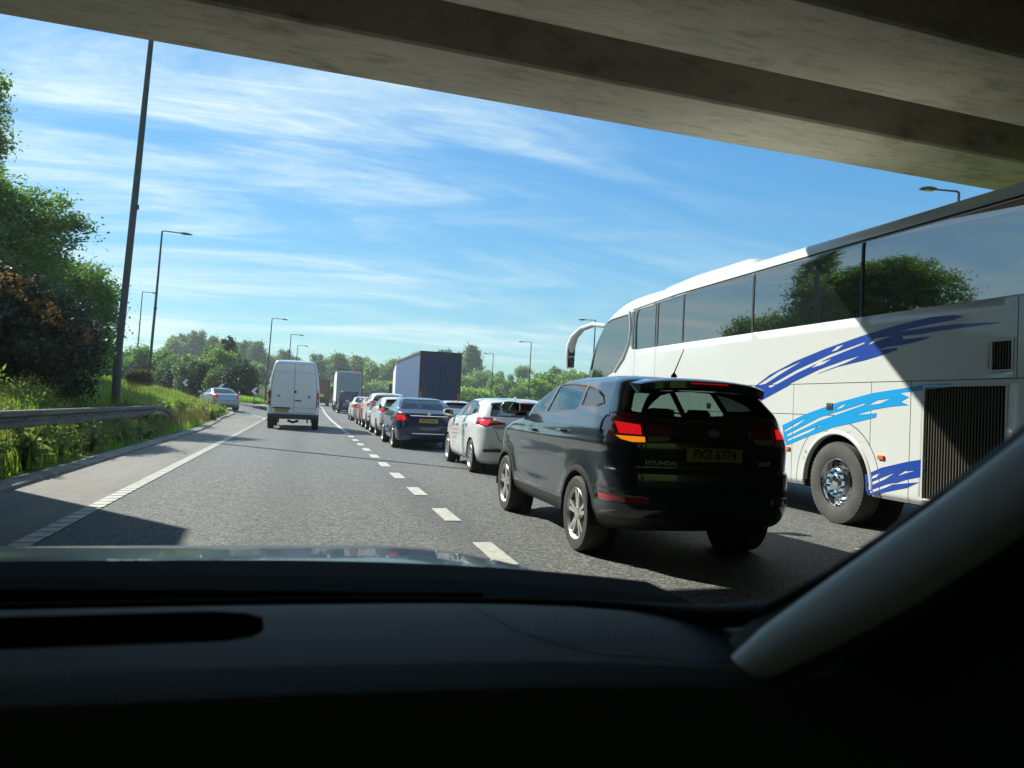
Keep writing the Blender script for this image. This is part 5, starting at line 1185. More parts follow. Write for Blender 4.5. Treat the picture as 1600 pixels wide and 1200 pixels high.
for s in (-1, 1):
    # flare lip of the rear arch
    for yc in (8.44, 14.75):
        secs = []
        for i in range(33):
            a = PI * 1.0 * i / 32
            secs.append([Vector((s * x, yc - CY + r * math.cos(a), 0.50 + r * math.sin(a))) for x, r in ((1.2, 0.632), (1.262, 0.634), (1.268, 0.65), (1.262, 0.668), (1.248, 0.685))])
        mb = MB(); mb.strip(secs); mb.build('wheel_arch', M['coach_white'], co, sharp=60)
    # louvre panels
    for (a, b, z0, z1, n) in ((5.98, 7.0, 0.50, 1.72, 27), (5.93, 6.15, 1.88, 2.16, 7)):
        mb = MB(); mb.box(*sorted((s * 1.19, s * 1.20)), a - CY, b - CY, z0, z1); g = mb.build('grille', M['gap'], co, sharp=0)
        for k in range(n):
            y = a - CY + (b - a) * (k + 0.5) / n; mb = MB(); mb.box(-0.004, 0.004, -0.011, 0.011, z0 + 0.01, z1 - 0.01, xf=Matrix.Translation((s * 1.236, y, 0)) @ Matrix.Rotation(s * R(35), 4, 'Z')); mb.build('grille_slat', M['louvre'], g, sharp=0)
        mb = MB(); e = 0.02
        fr = [(a - CY - e, z0 - e), (b - CY + e, z0 - e), (b - CY + e, z1 + e), (a - CY - e, z1 + e)]; ho = [(a - CY, z0), (a - CY, z1), (b - CY, z1), (b - CY, z0)]
        mb.prism([fr, ho], lambda u, v, d: (s * d, u, v), 1.2515, 1.256); mb.build('grille_frame', M['coach_white'], g, sharp=0)
    for (y, z) in ((7.63, 0.90), (9.45, 0.89), (11.6, 0.9)):
        mb = MB(); mb.box(*sorted((s * 1.2515, s * 1.272)), y - CY - 0.05, y - CY + 0.05, z - 0.025, z + 0.025); mb.build('side_marker', M['lamp_amber'], co, sharp=0, bevel=0.006)
    for (y, z) in ((8.58, 1.49), (10.15, 1.47), (11.7, 1.47)):
        mb = MB(); mb.box(*sorted((s * 1.2535, s * 1.262)), y - CY - 0.06, y - CY + 0.06, z - 0.045, z + 0.045); h = mb.build('locker_handle', M['steel'], co, sharp=0, bevel=0.004)
        mb = MB(); mb.box(*sorted((s * 1.2625, s * 1.268)), y - CY - 0.04, y - CY + 0.04, z - 0.03, z + 0.005); mb.build('latch', M['gap'], h, sharp=0)
    # gutter line along the roof edge, cab pillar
    mb = MB(); mb.tube([(s * 1.243, y - CY, z) for y, z in ((5.0, 3.555), (8.0, 3.555), (13.0, 3.53), (15.0, 3.46))], 0.012, 6); mb.build('gutter', M['gap'], co)
    mb = MB(); mb.tube([(s * 1.252, y - CY, z) for y, z in ((15.19, 3.44), (15.10, 3.05), (15.16, 2.78), (15.42, 2.48), (15.9, 2.18))], [0.035, 0.03, 0.035, 0.04, 0.03], 8); mb.build('cab_pillar', M['coach_white'], co)
    # drooping mirror
    P = [(1.10, 16.9, 3.30), (1.22, 17.4, 3.37), (1.33, 17.9, 3.31), (1.42, 18.22, 3.12), (1.45, 18.36, 2.9), (1.45, 18.4, 2.6), (1.45, 18.38, 2.34)]
    secs = []
    for i, (x, y, z) in enumerate(P):
        d = Vector(P[min(i + 1, 6)]) - Vector(P[max(i - 1, 0)]); d = Vector((0, d.y, d.z)).normalized(); nrm = Vector((0, -d.z, d.y)); wdt = (0.05, 0.06, 0.075, 0.10, 0.115, 0.12, 0.10)[i]; dp = (0.05, 0.055, 0.06, 0.08, 0.10, 0.10, 0.08)[i]
        secs.append([Vector((s * x, y - CY, z)) + Vector((s * wdt * math.copysign(abs(math.cos(t)) ** 0.7, math.cos(t)), 0, 0)) + nrm * dp * math.copysign(abs(math.sin(t)) ** 0.7, math.sin(t)) for t in [2 * PI * j / 14 for j in range(14)]])
    mb = MB(); mb.strip(secs, closed=True, cap=True); mo = mb.build('wing_mirror', M['coach_white'], co, sharp=50)
    for (z0, z1) in ((2.64, 2.92), (2.36, 2.60)):
        mb = MB(); mb.box(*sorted((s * 1.365, s * 1.535)), 18.285 - CY, 18.295 - CY, z0, z1); mb.build('mirror_glass', M['far_glass'], mo, sharp=0, bevel=0.003)
# roof air unit
mb = MB(); secs = []
for y, k, zt in ((10.9, 0.90, 3.80), (11.0, 0.94, 3.90), (11.25, 0.95, 3.945), (13.0, 0.95, 3.945), (14.2, 0.92, 3.90), (15.1, 0.86, 3.78), (15.6, 0.8, 3.66)):
    secs.append([Vector((x * k, y - CY, z)) for x, z in ((-1.06, 3.66), (-1.0, zt - 0.09), (-0.9, zt - 0.02), (-0.5, zt), (0.5, zt), (0.9, zt - 0.02), (1.0, zt - 0.09), (1.06, 3.66))])
mb.strip(secs, cap=True); mb.build('roof_unit', M['coach_white'], co, sharp=40)
mb = MB()
for r in range(10):
    for sx in (-0.75, -0.30, 0.30, 0.75): mb.box(sx - 0.2, sx + 0.2, -6.0 + r * 1.05, -5.88 + r * 1.05, 1.9, 2.95)
mb.box(-1.15, 1.15, -6.4, 5.2, 1.5, 1.55); mb.build('seats', M['seat'], co, sharp=0)

# ------------------------------------------------------------------ lamp posts, signs, barrier
def lamp_post(h, arm, lean=0.0, r0=0.11, r1=0.055, band=True):
    t = bpy.data.objects.new('street_lamp', None); COL.objects.link(t); t['category'] = 'street lamp'
    mb = MB(); mb.tube([(0, 0, -0.3), (0, 0, 1.6), (0, 0, 1.62), (lean * 0.5, 0, h * 0.55), (lean, 0, h)], [r0, r0, r0 * 0.84, (r0 + r1) / 2, r1], 14)
    if band: mb.lathe([(0, r0 * 0.85), (0, r0 * 0.98), (0.12, r0 * 0.98), (0.12, r0 * 0.85)], 14, 'z', (lean * 0.5, 0, h * 0.5))
    mb.build('pole', M['pole'], t)
    mb = MB(); sg = 1 if arm > 0 else -1; a = abs(arm)
    mb.tube([(lean, 0, h - 0.05), (lean, 0, h + 0.02), (lean + sg * 0.08, 0, h + 0.06), (lean + sg * (a - 0.6), 0, h + 0.02 + 0.0)], [r1, r1 * 0.9, r1 * 0.75, r1 * 0.65], 10); mb.build('arm', M['pole'], t)
    secs = []
    for d, w, hh, dz in ((0.0, 0.05, 0.03, 0.0), (0.1, 0.10, 0.06, 0.0), (0.35, 0.16, 0.10, -0.02), (0.6, 0.15, 0.08, -0.04), (0.78, 0.06, 0.03, -0.06)):
        secs.append([Vector((lean + sg * (a - 0.65 + d), w * math.cos(2 * PI * j / 12), h + 0.02 + dz + hh * math.sin(2 * PI * j / 12) * (1 if math.sin(2 * PI * j / 12) > 0 else 0.5))) for j in range(12)])
    mb = MB(); mb.strip(secs, closed=True, cap=True); hd = mb.build('lamp_head', M['pole'], t, sharp=50)
    mb = MB(); mb.add([Vector((lean + sg * (a - 0.25 + 0.25 * math.cos(2 * PI * j / 16)), 0.11 * math.sin(2 * PI * j / 16), h - 0.055)) for j in range(16)], [tuple(range(16))]); mb.build('lens', M['lamp_clear'], hd, sharp=0)
    return t
LG = 'street lamps along the road'
lp = lamp_post(12.2, 1.9, 0.42, 0.125, 0.07); lp.location = (-5.54, 25.2, gz1(-5.54, 25.2)); lp['label'] = 'nearest tall dark lamp post, rising from behind the guardrail'; lp['group'] = LG
l10 = lamp_post(9.6, 1.6, 0.25, 0.10, 0.05)
L10r = lamp_post(9.6, -1.6, 0.12, 0.10, 0.05)
for i, (src, x, y, sc, lb) in enumerate([
    (l10, -9.35, 50.6, 1.0, 'tall lamp post on the grass bank, second nearest on the left'), (l10, -20.2, 101, 0.97, 'thin lamp post just left of and beyond the second nearest one'),
    (l10, -4.5, 88.5, 1.0, 'lamp post rising above the hedge directly left of the white van'), (l10, -2.9, 109.5, 1.0, 'shorter looking distant lamp post above the roof of the white van, left of two'), (l10, -2.3, 131.9, 1.0, 'farthest lamp post above the roof of the white van, right of two'),
    (L10r, 27.76, 96.4, 1.0, 'lamp post on the green hillside beside the black car roof, head pointing left'), (L10r, 28.95, 122.6, 1.0, 'smaller lamp post on the hillside between the blue lorry and the taller one'),
    (L10r, 25.9, 68.4, 1.0, 'lamp post with only its head showing above the mirror of the coach'), (L10r, 22.4, 22.75, 1.0, 'lamp post with its head showing between the bridge and the roof of the coach')]):
    zb = {8: 0.2}.get(i, None)
    z = gz1(x, y)
    o = src if i in (0, 5) else dup(src, (0, 0, 0))
    o.location = (x, y, z); o['label'] = lb; o['group'] = LG
    o.scale = (sc, sc, ({1: 1.0}.get(i, sc)))
def set_top(o, ztop, h=9.6):
    o.scale = (1, 1, (ztop - o.location.z) / h)
for o in [q for q in bpy.data.objects if q.name.startswith('street_lamp') and q is not lp]:
    x, y = o.location.x, o.location.y
    zt = {50.6: 11.0, 101.0: 13.1}.get(round(y, 1), 9.8); set_top(o, zt)

# barrier on the near bank: open box beam, posts, ramped end
gr_ = thing('guardrail', 'weathered grey steel guardrail with a ramped end at the foot of the grass bank', 'guardrail', (-4.25, 10, 0))
path = [(-0.1, -6.0, 0.78), (-0.05, 0, 0.78), (0, 3, 0.775), (0.02, 8, 0.76), (0.02, 13.8, 0.74), (-0.02, 15.4, 0.68), (-0.12, 17.0, 0.52), (-0.3, 18.8, 0.28)]
prof = [(0.09, -0.13), (0.10, -0.12), (0.10, -0.055), (0.055, -0.02), (0.055, 0.02), (0.10, 0.055), (0.10, 0.12), (0.085, 0.135), (-0.02, 0.135), (-0.02, 0.125), (0.075, 0.12), (0.085, 0.05), (0.04, 0.015), (0.04, -0.015), (0.085, -0.05), (0.085, -0.12)]
P2 = []
for a, b in zip(path[:-1], path[1:]):
    for i in range(6): P2.append(tuple(a[k] + (b[k] - a[k]) * i / 6 for k in range(3)))
P2.append(path[-1])
mb = MB(); mb.strip([[Vector((p[0] + u, p[1], p[2] + v)) for u, v in prof] for p in P2], closed=True, cap=True); rail = mb.build('rail', M['rail_steel'], gr_, sharp=30)
for y in np.arange(-4.6, 18, 1.6):
    z = float(np.interp(y, [p[1] for p in path], [p[2] for p in path])); x = float(np.interp(y, [p[1] for p in path], [p[0] for p in path])); zg = gz1(-4.25 + x, 10 + y)
    if z - zg < 0.2: continue
    mb = MB(); mb.box(x - 0.10, x + 0.03, y - 0.07, y + 0.07, zg - 0.3, z - 0.10); mb.build('post', M['pole'], gr_, sharp=0, bevel=0.01)
    mb = MB(); mb.lathe([(0.0, 0.018), (0.02, 0.016), (0.024, 0.002)], 8, 'x', (x + 0.056, y, z)); mb.build('bolt', M['steel'], gr_)
# chevron boards
def chevron(x, y, zc, w, label, lean=0.0):
    t = thing('chevron_sign', label, 'road sign', (x, y, gz1(x, y)), 0, 'black and white chevron signs along the slip road bend')
    b = zc - t.location.z
    mb = MB(); mb.tube([(0, 0.05, -0.2), (0, 0.05, b - 0.05)], 0.045, 10); mb.build('post', M['steel'], t)
    h = w / 2
    mb = MB(); mb.box(-h, h, -0.012, 0.02, b - h, b + h); bd = mb.build('board', M['ink'], t, sharp=0, bevel=0.006)
    q = h * 0.94
    c = [(-q * 0.85, 0), (q * 0.05, q), (q * 0.98, q), (q * 0.1, 0), (q * 0.98, -q), (q * 0.05, -q)]
    mb = MB(); mb.prism([c], lambda u, v, d: (u, d, b + v), -0.0125, -0.018); mb.build('chevron', M['white_flat'], bd, sharp=0)
chevron(-10.75, 74.5, 2.15, 0.62, 'chevron sign left of the silver saloon, leftmost of three pointing left')
chevron(-7.2, 69.9, 1.85, 0.62, 'chevron sign just above the roof of the silver saloon')
chevron(-4.25, 66.2, 1.62, 0.62, 'chevron sign between the silver saloon and the white van')
for i, (x, y, h, lb) in enumerate(((-8.9, 72.6, 1.5, 'pale marker post between the left two chevron signs'), (-5.6, 68.4, 1.1, 'pale marker post just right of the middle chevron sign'), (-12.6, 80.5, 1.7, 'short grey post on the bank at the foot of the far left lamp post'))):
    t = thing('marker_post', lb, 'post', (x, y, gz1(x, y))); mb = MB(); mb.lathe([(-0.2, 0.06), (h - 0.05, 0.06), (h, 0.03)], 10, 'z', cap1=True); mb.build('shaft', M['steel'], t); mb = MB(); mb.lathe([(h - 0.3, 0.062), (h - 0.15, 0.062)], 10, 'z'); mb.build('reflective_band', M['white_flat'], t)

# ------------------------------------------------------------------ vegetation
M['leaf'] = leaf_mat('leaf_birch', (0.088, 0.167, 0.031), (0.150, 0.238, 0.049), 0.45)
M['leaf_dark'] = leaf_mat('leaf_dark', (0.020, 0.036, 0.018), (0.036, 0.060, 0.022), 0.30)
M['leaf_gorse'] = leaf_mat('leaf_gorse', (0.015, 0.026, 0.016), (0.026, 0.040, 0.020), 0.2)
M['bloom'] = leaf_mat('gorse_bloom', (0.24, 0.125, 0.03), (0.16, 0.10, 0.035), 0.3)
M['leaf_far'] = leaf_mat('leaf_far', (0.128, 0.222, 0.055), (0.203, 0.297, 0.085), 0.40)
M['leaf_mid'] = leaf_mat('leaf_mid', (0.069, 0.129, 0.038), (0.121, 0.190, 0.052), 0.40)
M['leaf_pale'] = leaf_mat('leaf_pale', (0.130, 0.195, 0.098), (0.169, 0.234, 0.111), 0.4)
M['leaf_bright'] = leaf_mat('leaf_bright', (0.188, 0.319, 0.048), (0.244, 0.356, 0.066), 0.5)
M['leaf_olive'] = leaf_mat('leaf_olive', (0.105, 0.098, 0.038), (0.083, 0.112, 0.042), 0.35)
M['grass_blade'] = leaf_mat('grass_blade', (0.186, 0.329, 0.049), (0.263, 0.394, 0.066), 0.5, scale=0.5)
M['weed'] = leaf_mat('weed_leaf', (0.133, 0.199, 0.047), (0.173, 0.222, 0.070), 0.5, scale=2.0)
M['straw'] = leaf_mat('dry_stalk', (0.22, 0.17, 0.08), (0.16, 0.12, 0.06), 0.3)
M['flower'] = leaf_mat('yellow_flower', (0.75, 0.52, 0.03), (0.7, 0.6, 0.12), 0.4)
def cards(name, C, Nrm, size, m, parent=None, asp=1.7, seed=0, up=None, jit=0.4):
    """many small leaf quads (rhombic) at points C"""
    rg = np.random.default_rng(seed); n = len(C); C = np.asarray(C, float)
    a = rg.normal(size=(n, 3)) if up is None else np.tile(up, (n, 1)) + rg.normal(size=(n, 3)) * jit
    a /= np.linalg.norm(a, axis=1)[:, None]
    b = np.cross(a, rg.normal(size=(n, 3))); b /= np.linalg.norm(b, axis=1)[:, None] + 1e-9
    s = (np.asarray(size) * rg.uniform(0.6, 1.35, n))[:, None]
    l, w = a * s * asp / 2, b * s / 2
    V = np.stack([C - l, C + w - l * 0.1, C + l, C - w - l * 0.1], 1).reshape(-1, 3)
    me = bpy.data.meshes.new(name); me.vertices.add(4 * n); me.vertices.foreach_set('co', V.ravel())
    me.loops.add(4 * n); me.loops.foreach_set('vertex_index', np.arange(4 * n)); me.polygons.add(n); me.polygons.foreach_set('loop_start', np.arange(0, 4 * n, 4)); me.update(calc_edges=True)
    me.materials.append(m); o = bpy.data.objects.new(name, me); COL.objects.link(o)
    if parent: o.parent = parent
    return o
def crown_pts(blobs, n, seed, clump=0.35, per=40, shell_=0.55):
    """leaf positions: clumps spread through each ellipsoid (mostly near its skin), leaves around each clump"""
    rg = np.random.default_rng(seed); out = []
    vol = np.array([b[3] * b[4] * b[5] for b in blobs]) ** 0.75; vol /= vol.sum()
    for b, f in zip(blobs, vol):
        k = max(3, int(n * f / per)); d = rg.normal(size=(k, 3)); d /= np.linalg.norm(d, axis=1)[:, None]
        r = (shell_ + (1.08 - shell_) * rg.random(k) ** 0.6)[:, None]
        cc = np.array(b[:3]) + d * r * np.array(b[3:6])
        cs = clump * rg.uniform(0.5, 1.5, k)
        for c, s in zip(cc, cs): out.append(c + rg.normal(size=(per, 3)) * s * np.array([1, 1, 0.7]) * 0.55)
    return np.concatenate(out)
def limbs(mb, blobs, base, r, seed, h0=0.4):
    rnd = random.Random(seed); base = Vector(base)
    top = Vector(max(blobs, key=lambda b: b[2])[:3])
    mid = base.lerp(top, 0.5) + Vector((rnd.uniform(-.2, .2), rnd.uniform(-.2, .2), 0))
    mb.tube([base - Vector((0, 0, 0.3)), base.lerp(mid, 0.5), mid, top], [r * 1.25, r, r * 0.7, r * 0.15], 9)
    for b in blobs:
        p = Vector(b[:3]); s = base.lerp(mid, rnd.uniform(h0, 1.0))
        mb.tube([s, s.lerp(p, 0.5) + Vector((0, 0, 0.1)), p], [r * 0.45, r * 0.28, r * 0.08], 6)
        for k in range(4):
            q = p + Vector((rnd.uniform(-1, 1) * b[3], rnd.uniform(-1, 1) * b[4], rnd.uniform(-.2, 1) * b[5])) * 0.8
            mb.tube([s.lerp(p, 0.7), q], [r * 0.16, r * 0.03], 5)
def tree(name, label, cat, loc, blobs, n, size, lm, seed, r=0.12, clump=0.35, per=40, group=None, shell_=0.55, asp=1.7, base=(0, 0, 0)):
    t = thing(name, label, cat, loc, 0, group)
    mb = MB(); limbs(mb, blobs, base, r, seed); mb.build('trunk', M['bark'], t)
    cards('crown', crown_pts(blobs, n, seed, clump, per, shell_), None, size, lm, t, asp, seed)
    return t
rnd = random.Random(11)
# near trees on the left bank
def bl(*a): return [tuple(x) for x in a]
zb = gz1(-10.4, 24)
T1 = tree('birch_tree', 'large leafy birch on the left bank, tallest crown at the photo edge', 'tree', (-13.0, 30.0, gz1(-13.0, 30.0)),
     bl((0, 0, 5.0, 2.6, 2.4, 2.4), (1.7, 0, 3.6, 2.0, 2.0, 1.7), (2.6, 0.2, 5.0, 1.5, 1.4, 0.8), (0.3, -.5, 6.2, 1.6, 1.4, 1.1), (1.2, .3, 6.0, 1.4, 1.3, 1.0), (0.6, -0.6, 1.9, 2.2, 1.8, 1.3), (3.5, 0.1, 5.35, 0.8, 0.7, 0.32), (3.0, 0, 6.1, 0.7, 0.7, 0.3)), 90000, 0.068, M['leaf'], 1, 0.2, 0.36, 40, shell_=0.4); T1.scale = (1.22, 1.22, 0.93)
T2 = tree('leafy_tree', 'dark leafy tree on the bank between the birch and the nearest lamp post', 'tree', (-11.3, 36.2, gz1(-11.3, 36.2)),
     bl((0, 0, 2.4, 2.2, 1.9, 1.8), (1.3, -.2, 2.2, 1.3, 1.3, 1.5), (1.2, 0, 3.5, 1.2, 1.1, 0.8), (-1.2, 0, 3.8, 1.6, 1.5, 1.3), (1.9, 0, 2.9, 0.7, 0.8, 0.5), (0.9, -0.4, 0.8, 1.6, 1.3, 0.9)), 64000, 0.068, M['leaf'], 2, 0.16, 0.34, 40, shell_=0.4); T2.scale = (1.26, 1.26, 1.12)
TB = tree('slender_tree', 'slender leafy tree whose tip shows above the birch at the left photo edge', 'tree', (-14.3, 38.0, gz1(-14.3, 38.0)), bl((-.3, 0, 7.5, 1.2, 1.2, 2.6), (0.0, 0, 10.3, 1.0, 0.9, 1.6), (0.3, 0, 11.9, 0.6, 0.6, 0.8), (0.6, 0, 9.6, 0.6, 0.6, 0.5)), 13000, 0.09, M['leaf'], 13, 0.12, 0.34, 30, shell_=0.3)
gb = thing('gorse_bush', 'big dark gorse bush with orange brown blossom on its right shoulder, behind the guardrail', 'bush', (-7.0, 21.0, gz1(-7.0, 21.0) - 0.1)); gb.scale = (1.2,) * 3
gbl = bl((0, 0, 1.15, 1.5, 1.4, 1.25), (0.75, -0.1, 0.85, 0.95, 1.1, 0.95), (-0.8, 0, 1.7, 1.3, 1.3, 1.1), (0.2, 0.0, 1.75, 0.9, 1.0, 0.7), (-1.6, 0.3, 1.2, 1.4, 1.4, 1.2))
mb = MB(); limbs(mb, gbl, (0, 0, 0), 0.09, 5, 0.2); mb.build('trunk', M['bark'], gb)
pts = crown_pts(gbl, 80000, 7, 0.2, 40, 0.45); cards('crown', pts, None, 0.045, M['leaf_gorse'], gb, 2.2, 8)
rg = np.random.default_rng(4); bp_ = []
for k in range(52):
    t = rg.random(); c = np.array([0.05 + 1.35 * t, -0.55 + rg.normal() * 0.3, 2.3 - 1.0 * t ** 1.2]) + rg.normal(size=3) * np.array([0.10, 0.25, 0.09]); bp_.append(c + rg.normal(size=(26, 3)) * 0.075)
cards('blossom', np.concatenate(bp_), None, 0.05, M['bloom'], gb, 1.3, 9)

# bush and tree prototypes for the hedge banks and the hills
def proto(kind, seed, lm, n, size, w, h, trunk=0.0, nb=6, clump=0.5):
    rr = random.Random(seed); blobs = []
    for k in range(nb):
        a = rr.uniform(0, 2 * PI); d = rr.uniform(0.1, 0.65) * w
        zc = trunk + (h - trunk) * rr.uniform(0.3, 0.75); s = rr.uniform(0.35, 0.6)
        blobs.append((d * math.cos(a), d * math.sin(a), zc, w * s, w * s, (h - trunk) * rr.uniform(0.22, 0.34)))
    blobs.append((0, 0, trunk + (h - trunk) * 0.72, w * 0.55, w * 0.55, (h - trunk) * 0.30))
    return blobs
PROT = {}
def get_proto(key, kind, seed, lm, n, size, w, h, trunk=0.0, nb=6, clump=0.5, r=0.12, shell_=0.45, per=26):
    t = tree(kind, '', 'tree' if 'tree' in kind else 'bush', (0, 0, 0), proto(kind, seed, lm, n, size, w, h, trunk, nb), n, size, lm, seed, r, clump, per, None, shell_, 1.5)
    PROT[key] = [t, False]
def put(key, x, y, label, group, sc=1.0, rz=0.0, dz=0.0, scz=None):
    t, used = PROT[key]
    loc = (x, y, gz1(x, y) + dz - 0.05)
    o = dup(t, loc, rz) if used else t
    PROT[key][1] = True
    o.location = loc; o.rotation_euler = (0, 0, rz); o.scale = (sc, sc, scz if scz else sc); o['label'] = label; o['group'] = group
    return o
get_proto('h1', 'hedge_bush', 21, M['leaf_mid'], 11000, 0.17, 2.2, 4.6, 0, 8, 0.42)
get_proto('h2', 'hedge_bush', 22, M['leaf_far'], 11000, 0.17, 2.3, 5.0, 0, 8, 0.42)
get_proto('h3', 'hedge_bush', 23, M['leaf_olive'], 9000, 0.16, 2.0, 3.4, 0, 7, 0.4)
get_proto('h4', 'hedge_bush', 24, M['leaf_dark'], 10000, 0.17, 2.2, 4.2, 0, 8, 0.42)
get_proto('pale', 'willow_bush', 25, M['leaf_pale'], 9000, 0.15, 1.9, 4.2, 0, 7, 0.35)
get_proto('t1', 'far_tree', 31, M['leaf_far'], 8000, 0.36, 3.6, 11.5, 2.5, 9, 0.9, 0.25, 0.35)
get_proto('t2', 'far_tree', 32, M['leaf_mid'], 8000, 0.36, 3.2, 12.5, 3.5, 9, 0.8, 0.25, 0.35)
get_proto('t3', 'sparse_tree', 33, M['leaf_far'], 2200, 0.32, 2.6, 9.5, 3.0, 8, 0.8, 0.2, 0.3)
get_proto('b1', 'hill_bush', 34, M['leaf_bright'], 5000, 0.34, 4.2, 4.4, 0, 8, 0.8)
get_proto('b2', 'hill_bush', 35, M['leaf_far'], 5000, 0.34, 4.2, 5.2, 0, 8, 0.8)
get_proto('b3', 'hill_bush', 36, M['leaf_mid'], 5000, 0.34, 3.6, 4.4, 0, 8, 0.8)
get_proto('fir', 'fir_tree', 37, M['leaf_dark'], 2500, 0.25, 1.1, 7.5, 1.0, 5, 0.4, 0.14)
rnd = random.Random(3)
# hedge bank across the slip road (left of the van): front row mostly darker leaves, back row mostly lighter
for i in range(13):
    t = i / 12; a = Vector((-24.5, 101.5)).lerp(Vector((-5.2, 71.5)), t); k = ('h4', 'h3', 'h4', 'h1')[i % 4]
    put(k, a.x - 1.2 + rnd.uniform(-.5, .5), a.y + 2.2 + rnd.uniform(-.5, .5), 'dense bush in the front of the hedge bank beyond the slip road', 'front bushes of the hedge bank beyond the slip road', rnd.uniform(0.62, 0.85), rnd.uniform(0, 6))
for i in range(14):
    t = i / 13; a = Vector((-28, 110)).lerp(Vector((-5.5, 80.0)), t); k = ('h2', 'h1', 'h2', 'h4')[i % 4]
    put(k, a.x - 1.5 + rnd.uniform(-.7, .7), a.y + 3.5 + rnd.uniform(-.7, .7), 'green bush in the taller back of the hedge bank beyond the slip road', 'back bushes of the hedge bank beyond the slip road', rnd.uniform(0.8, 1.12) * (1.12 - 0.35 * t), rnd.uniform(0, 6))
for i in range(16):
    y = 86 + i * 8.0; put(('h2', 'h1', 'h4')[i % 3], -8.5 - rnd.uniform(0, 3.5) - 0.02 * (y - 80), y, 'green bush of the hedge running along the left side of the far road', 'hedge bushes along the left of the far road', rnd.uniform(0.75, 1.1), rnd.uniform(0, 6))
put('pale', -10.6, 79.0, 'pale silvery willow bush in the hedge bank above the left chevron sign', None, 0.95, 1.0)
put('fir', -9.6, 101.0, 'small dark fir sticking up above the hedge bank skyline', None, 0.72, 0.3, 1.0)
for i, (x, y, s, k) in enumerate(((-12.0, 45, 0.95, 'h1'), (-14.5, 55, 1.0, 'h2'), (-16, 66, 0.95, 'h1'), (-19, 78, 1.0, 'h2'), (-17, 48, 1.0, 'h2'), (-12.8, 39, 0.9, 'h4'))):
    put(k, x, y, 'leafy bush on the near left bank behind the lamp posts', 'bushes on the near left bank behind the lamp posts', s * 0.8, rnd.uniform(0, 6))
g2 = put('h3', -8.6, 44.0, 'small rust tinged gorse bush on top of the near grass bank', None, 0.34, 1.0)
g3 = put('h3', -10.0, 36.0, 'olive brown bush beside the lower part of the nearest lamp post', None, 0.5, 2.0)
# left bank behind the frame (seen in the coach's windows)
for i in range(9):
    put(('h1', 'h4', 'h2')[i % 3], -13.5 - rnd.uniform(0, 4), 14 + i * 3.0, 'leafy bush on the left bank reflected in the windows of the coach', 'left bank bushes mirrored in the coach windows', rnd.uniform(0.6, 0.85), rnd.uniform(0, 6))
# wood ahead, between van and blue lorry
for i in range(34):
    x = 0 + i * 1.75 + rnd.uniform(-1, 1); y = 250 + rnd.uniform(0, 30)
    put(('t1', 't2', 't2', 't1')[i % 4], x, y, 'tall tree in the wood at the far end of the road', 'tall trees of the wood at the far end of the road', rnd.uniform(0.95, 1.35), rnd.uniform(0, 6))
for i in range(22):
    x = -2 + i * 2.5 + rnd.uniform(-1, 1); y = 236 + rnd.uniform(-8, 8)
    put(('b2', 'b3', 'b1')[i % 3], x, y, 'bright green bush below the wood at the far end of the road', 'bushes below the wood at the far end of the road', rnd.uniform(0.9, 1.4), rnd.uniform(0, 6))
for i in range(26):
    x = -44 + i * 1.9 + rnd.uniform(-1, 1); put(('t1', 't2')[i % 2], x, 262 + rnd.uniform(-10, 25), 'far tree on the skyline behind the left hedge and the white van', 'skyline trees behind the left hedge', rnd.uniform(0.85, 1.15), rnd.uniform(0, 6))
# right hillside: bushes low, hedge line and thin trees on the crest
for i in range(34):
    y = rnd.uniform(118, 185); f = rnd.uniform(0.17, 0.40); x = f * y
    put(('b1', 'b2', 'b1', 'b3')[i % 4], x, y, 'rounded bright green bush low on the right hillside', 'rounded bushes low on the right hillside', rnd.uniform(0.55, 0.9), rnd.uniform(0, 6))
for i in range(26):
    y = rnd.uniform(30, 112); x = 17 + rnd.uniform(0, 26); put(('b1', 'b3', 'b2')[i % 3], x, y, 'scrub bush on the right verge hidden by the coach and the queue', 'scrub bushes on the right verge', rnd.uniform(0.3, 0.5), rnd.uniform(0, 6))
for i in range(30):
    f = 0.17 + 0.24 * i / 29; y = 252 + 10 * math.sin(i * 1.7); put(('b3', 'b2')[i % 2], f * y, y, 'low dark hedge bush along the crest of the right hill', 'hedge along the crest of the right hill', rnd.uniform(0.4, 0.6), rnd.uniform(0, 6))
for i, f in enumerate((0.195, 0.205, 0.232, 0.247, 0.262, 0.275, 0.285, 0.298, 0.31, 0.325, 0.338, 0.35, 0.19)):
    y = 256 + rnd.uniform(-4, 10); put(('t3', 't1', 't3', 't3')[i % 4], f * y, y, 'thin crowned tree standing in the hedge on the right hill crest', 'thin trees on the right hill crest', rnd.uniform(0.55, 0.85), rnd.uniform(0, 6))
for k in list(PROT):
    if not PROT[k][1]:
        for c in list(PROT[k][0].children): bpy.data.objects.remove(c)
        bpy.data.objects.remove(PROT[k][0])

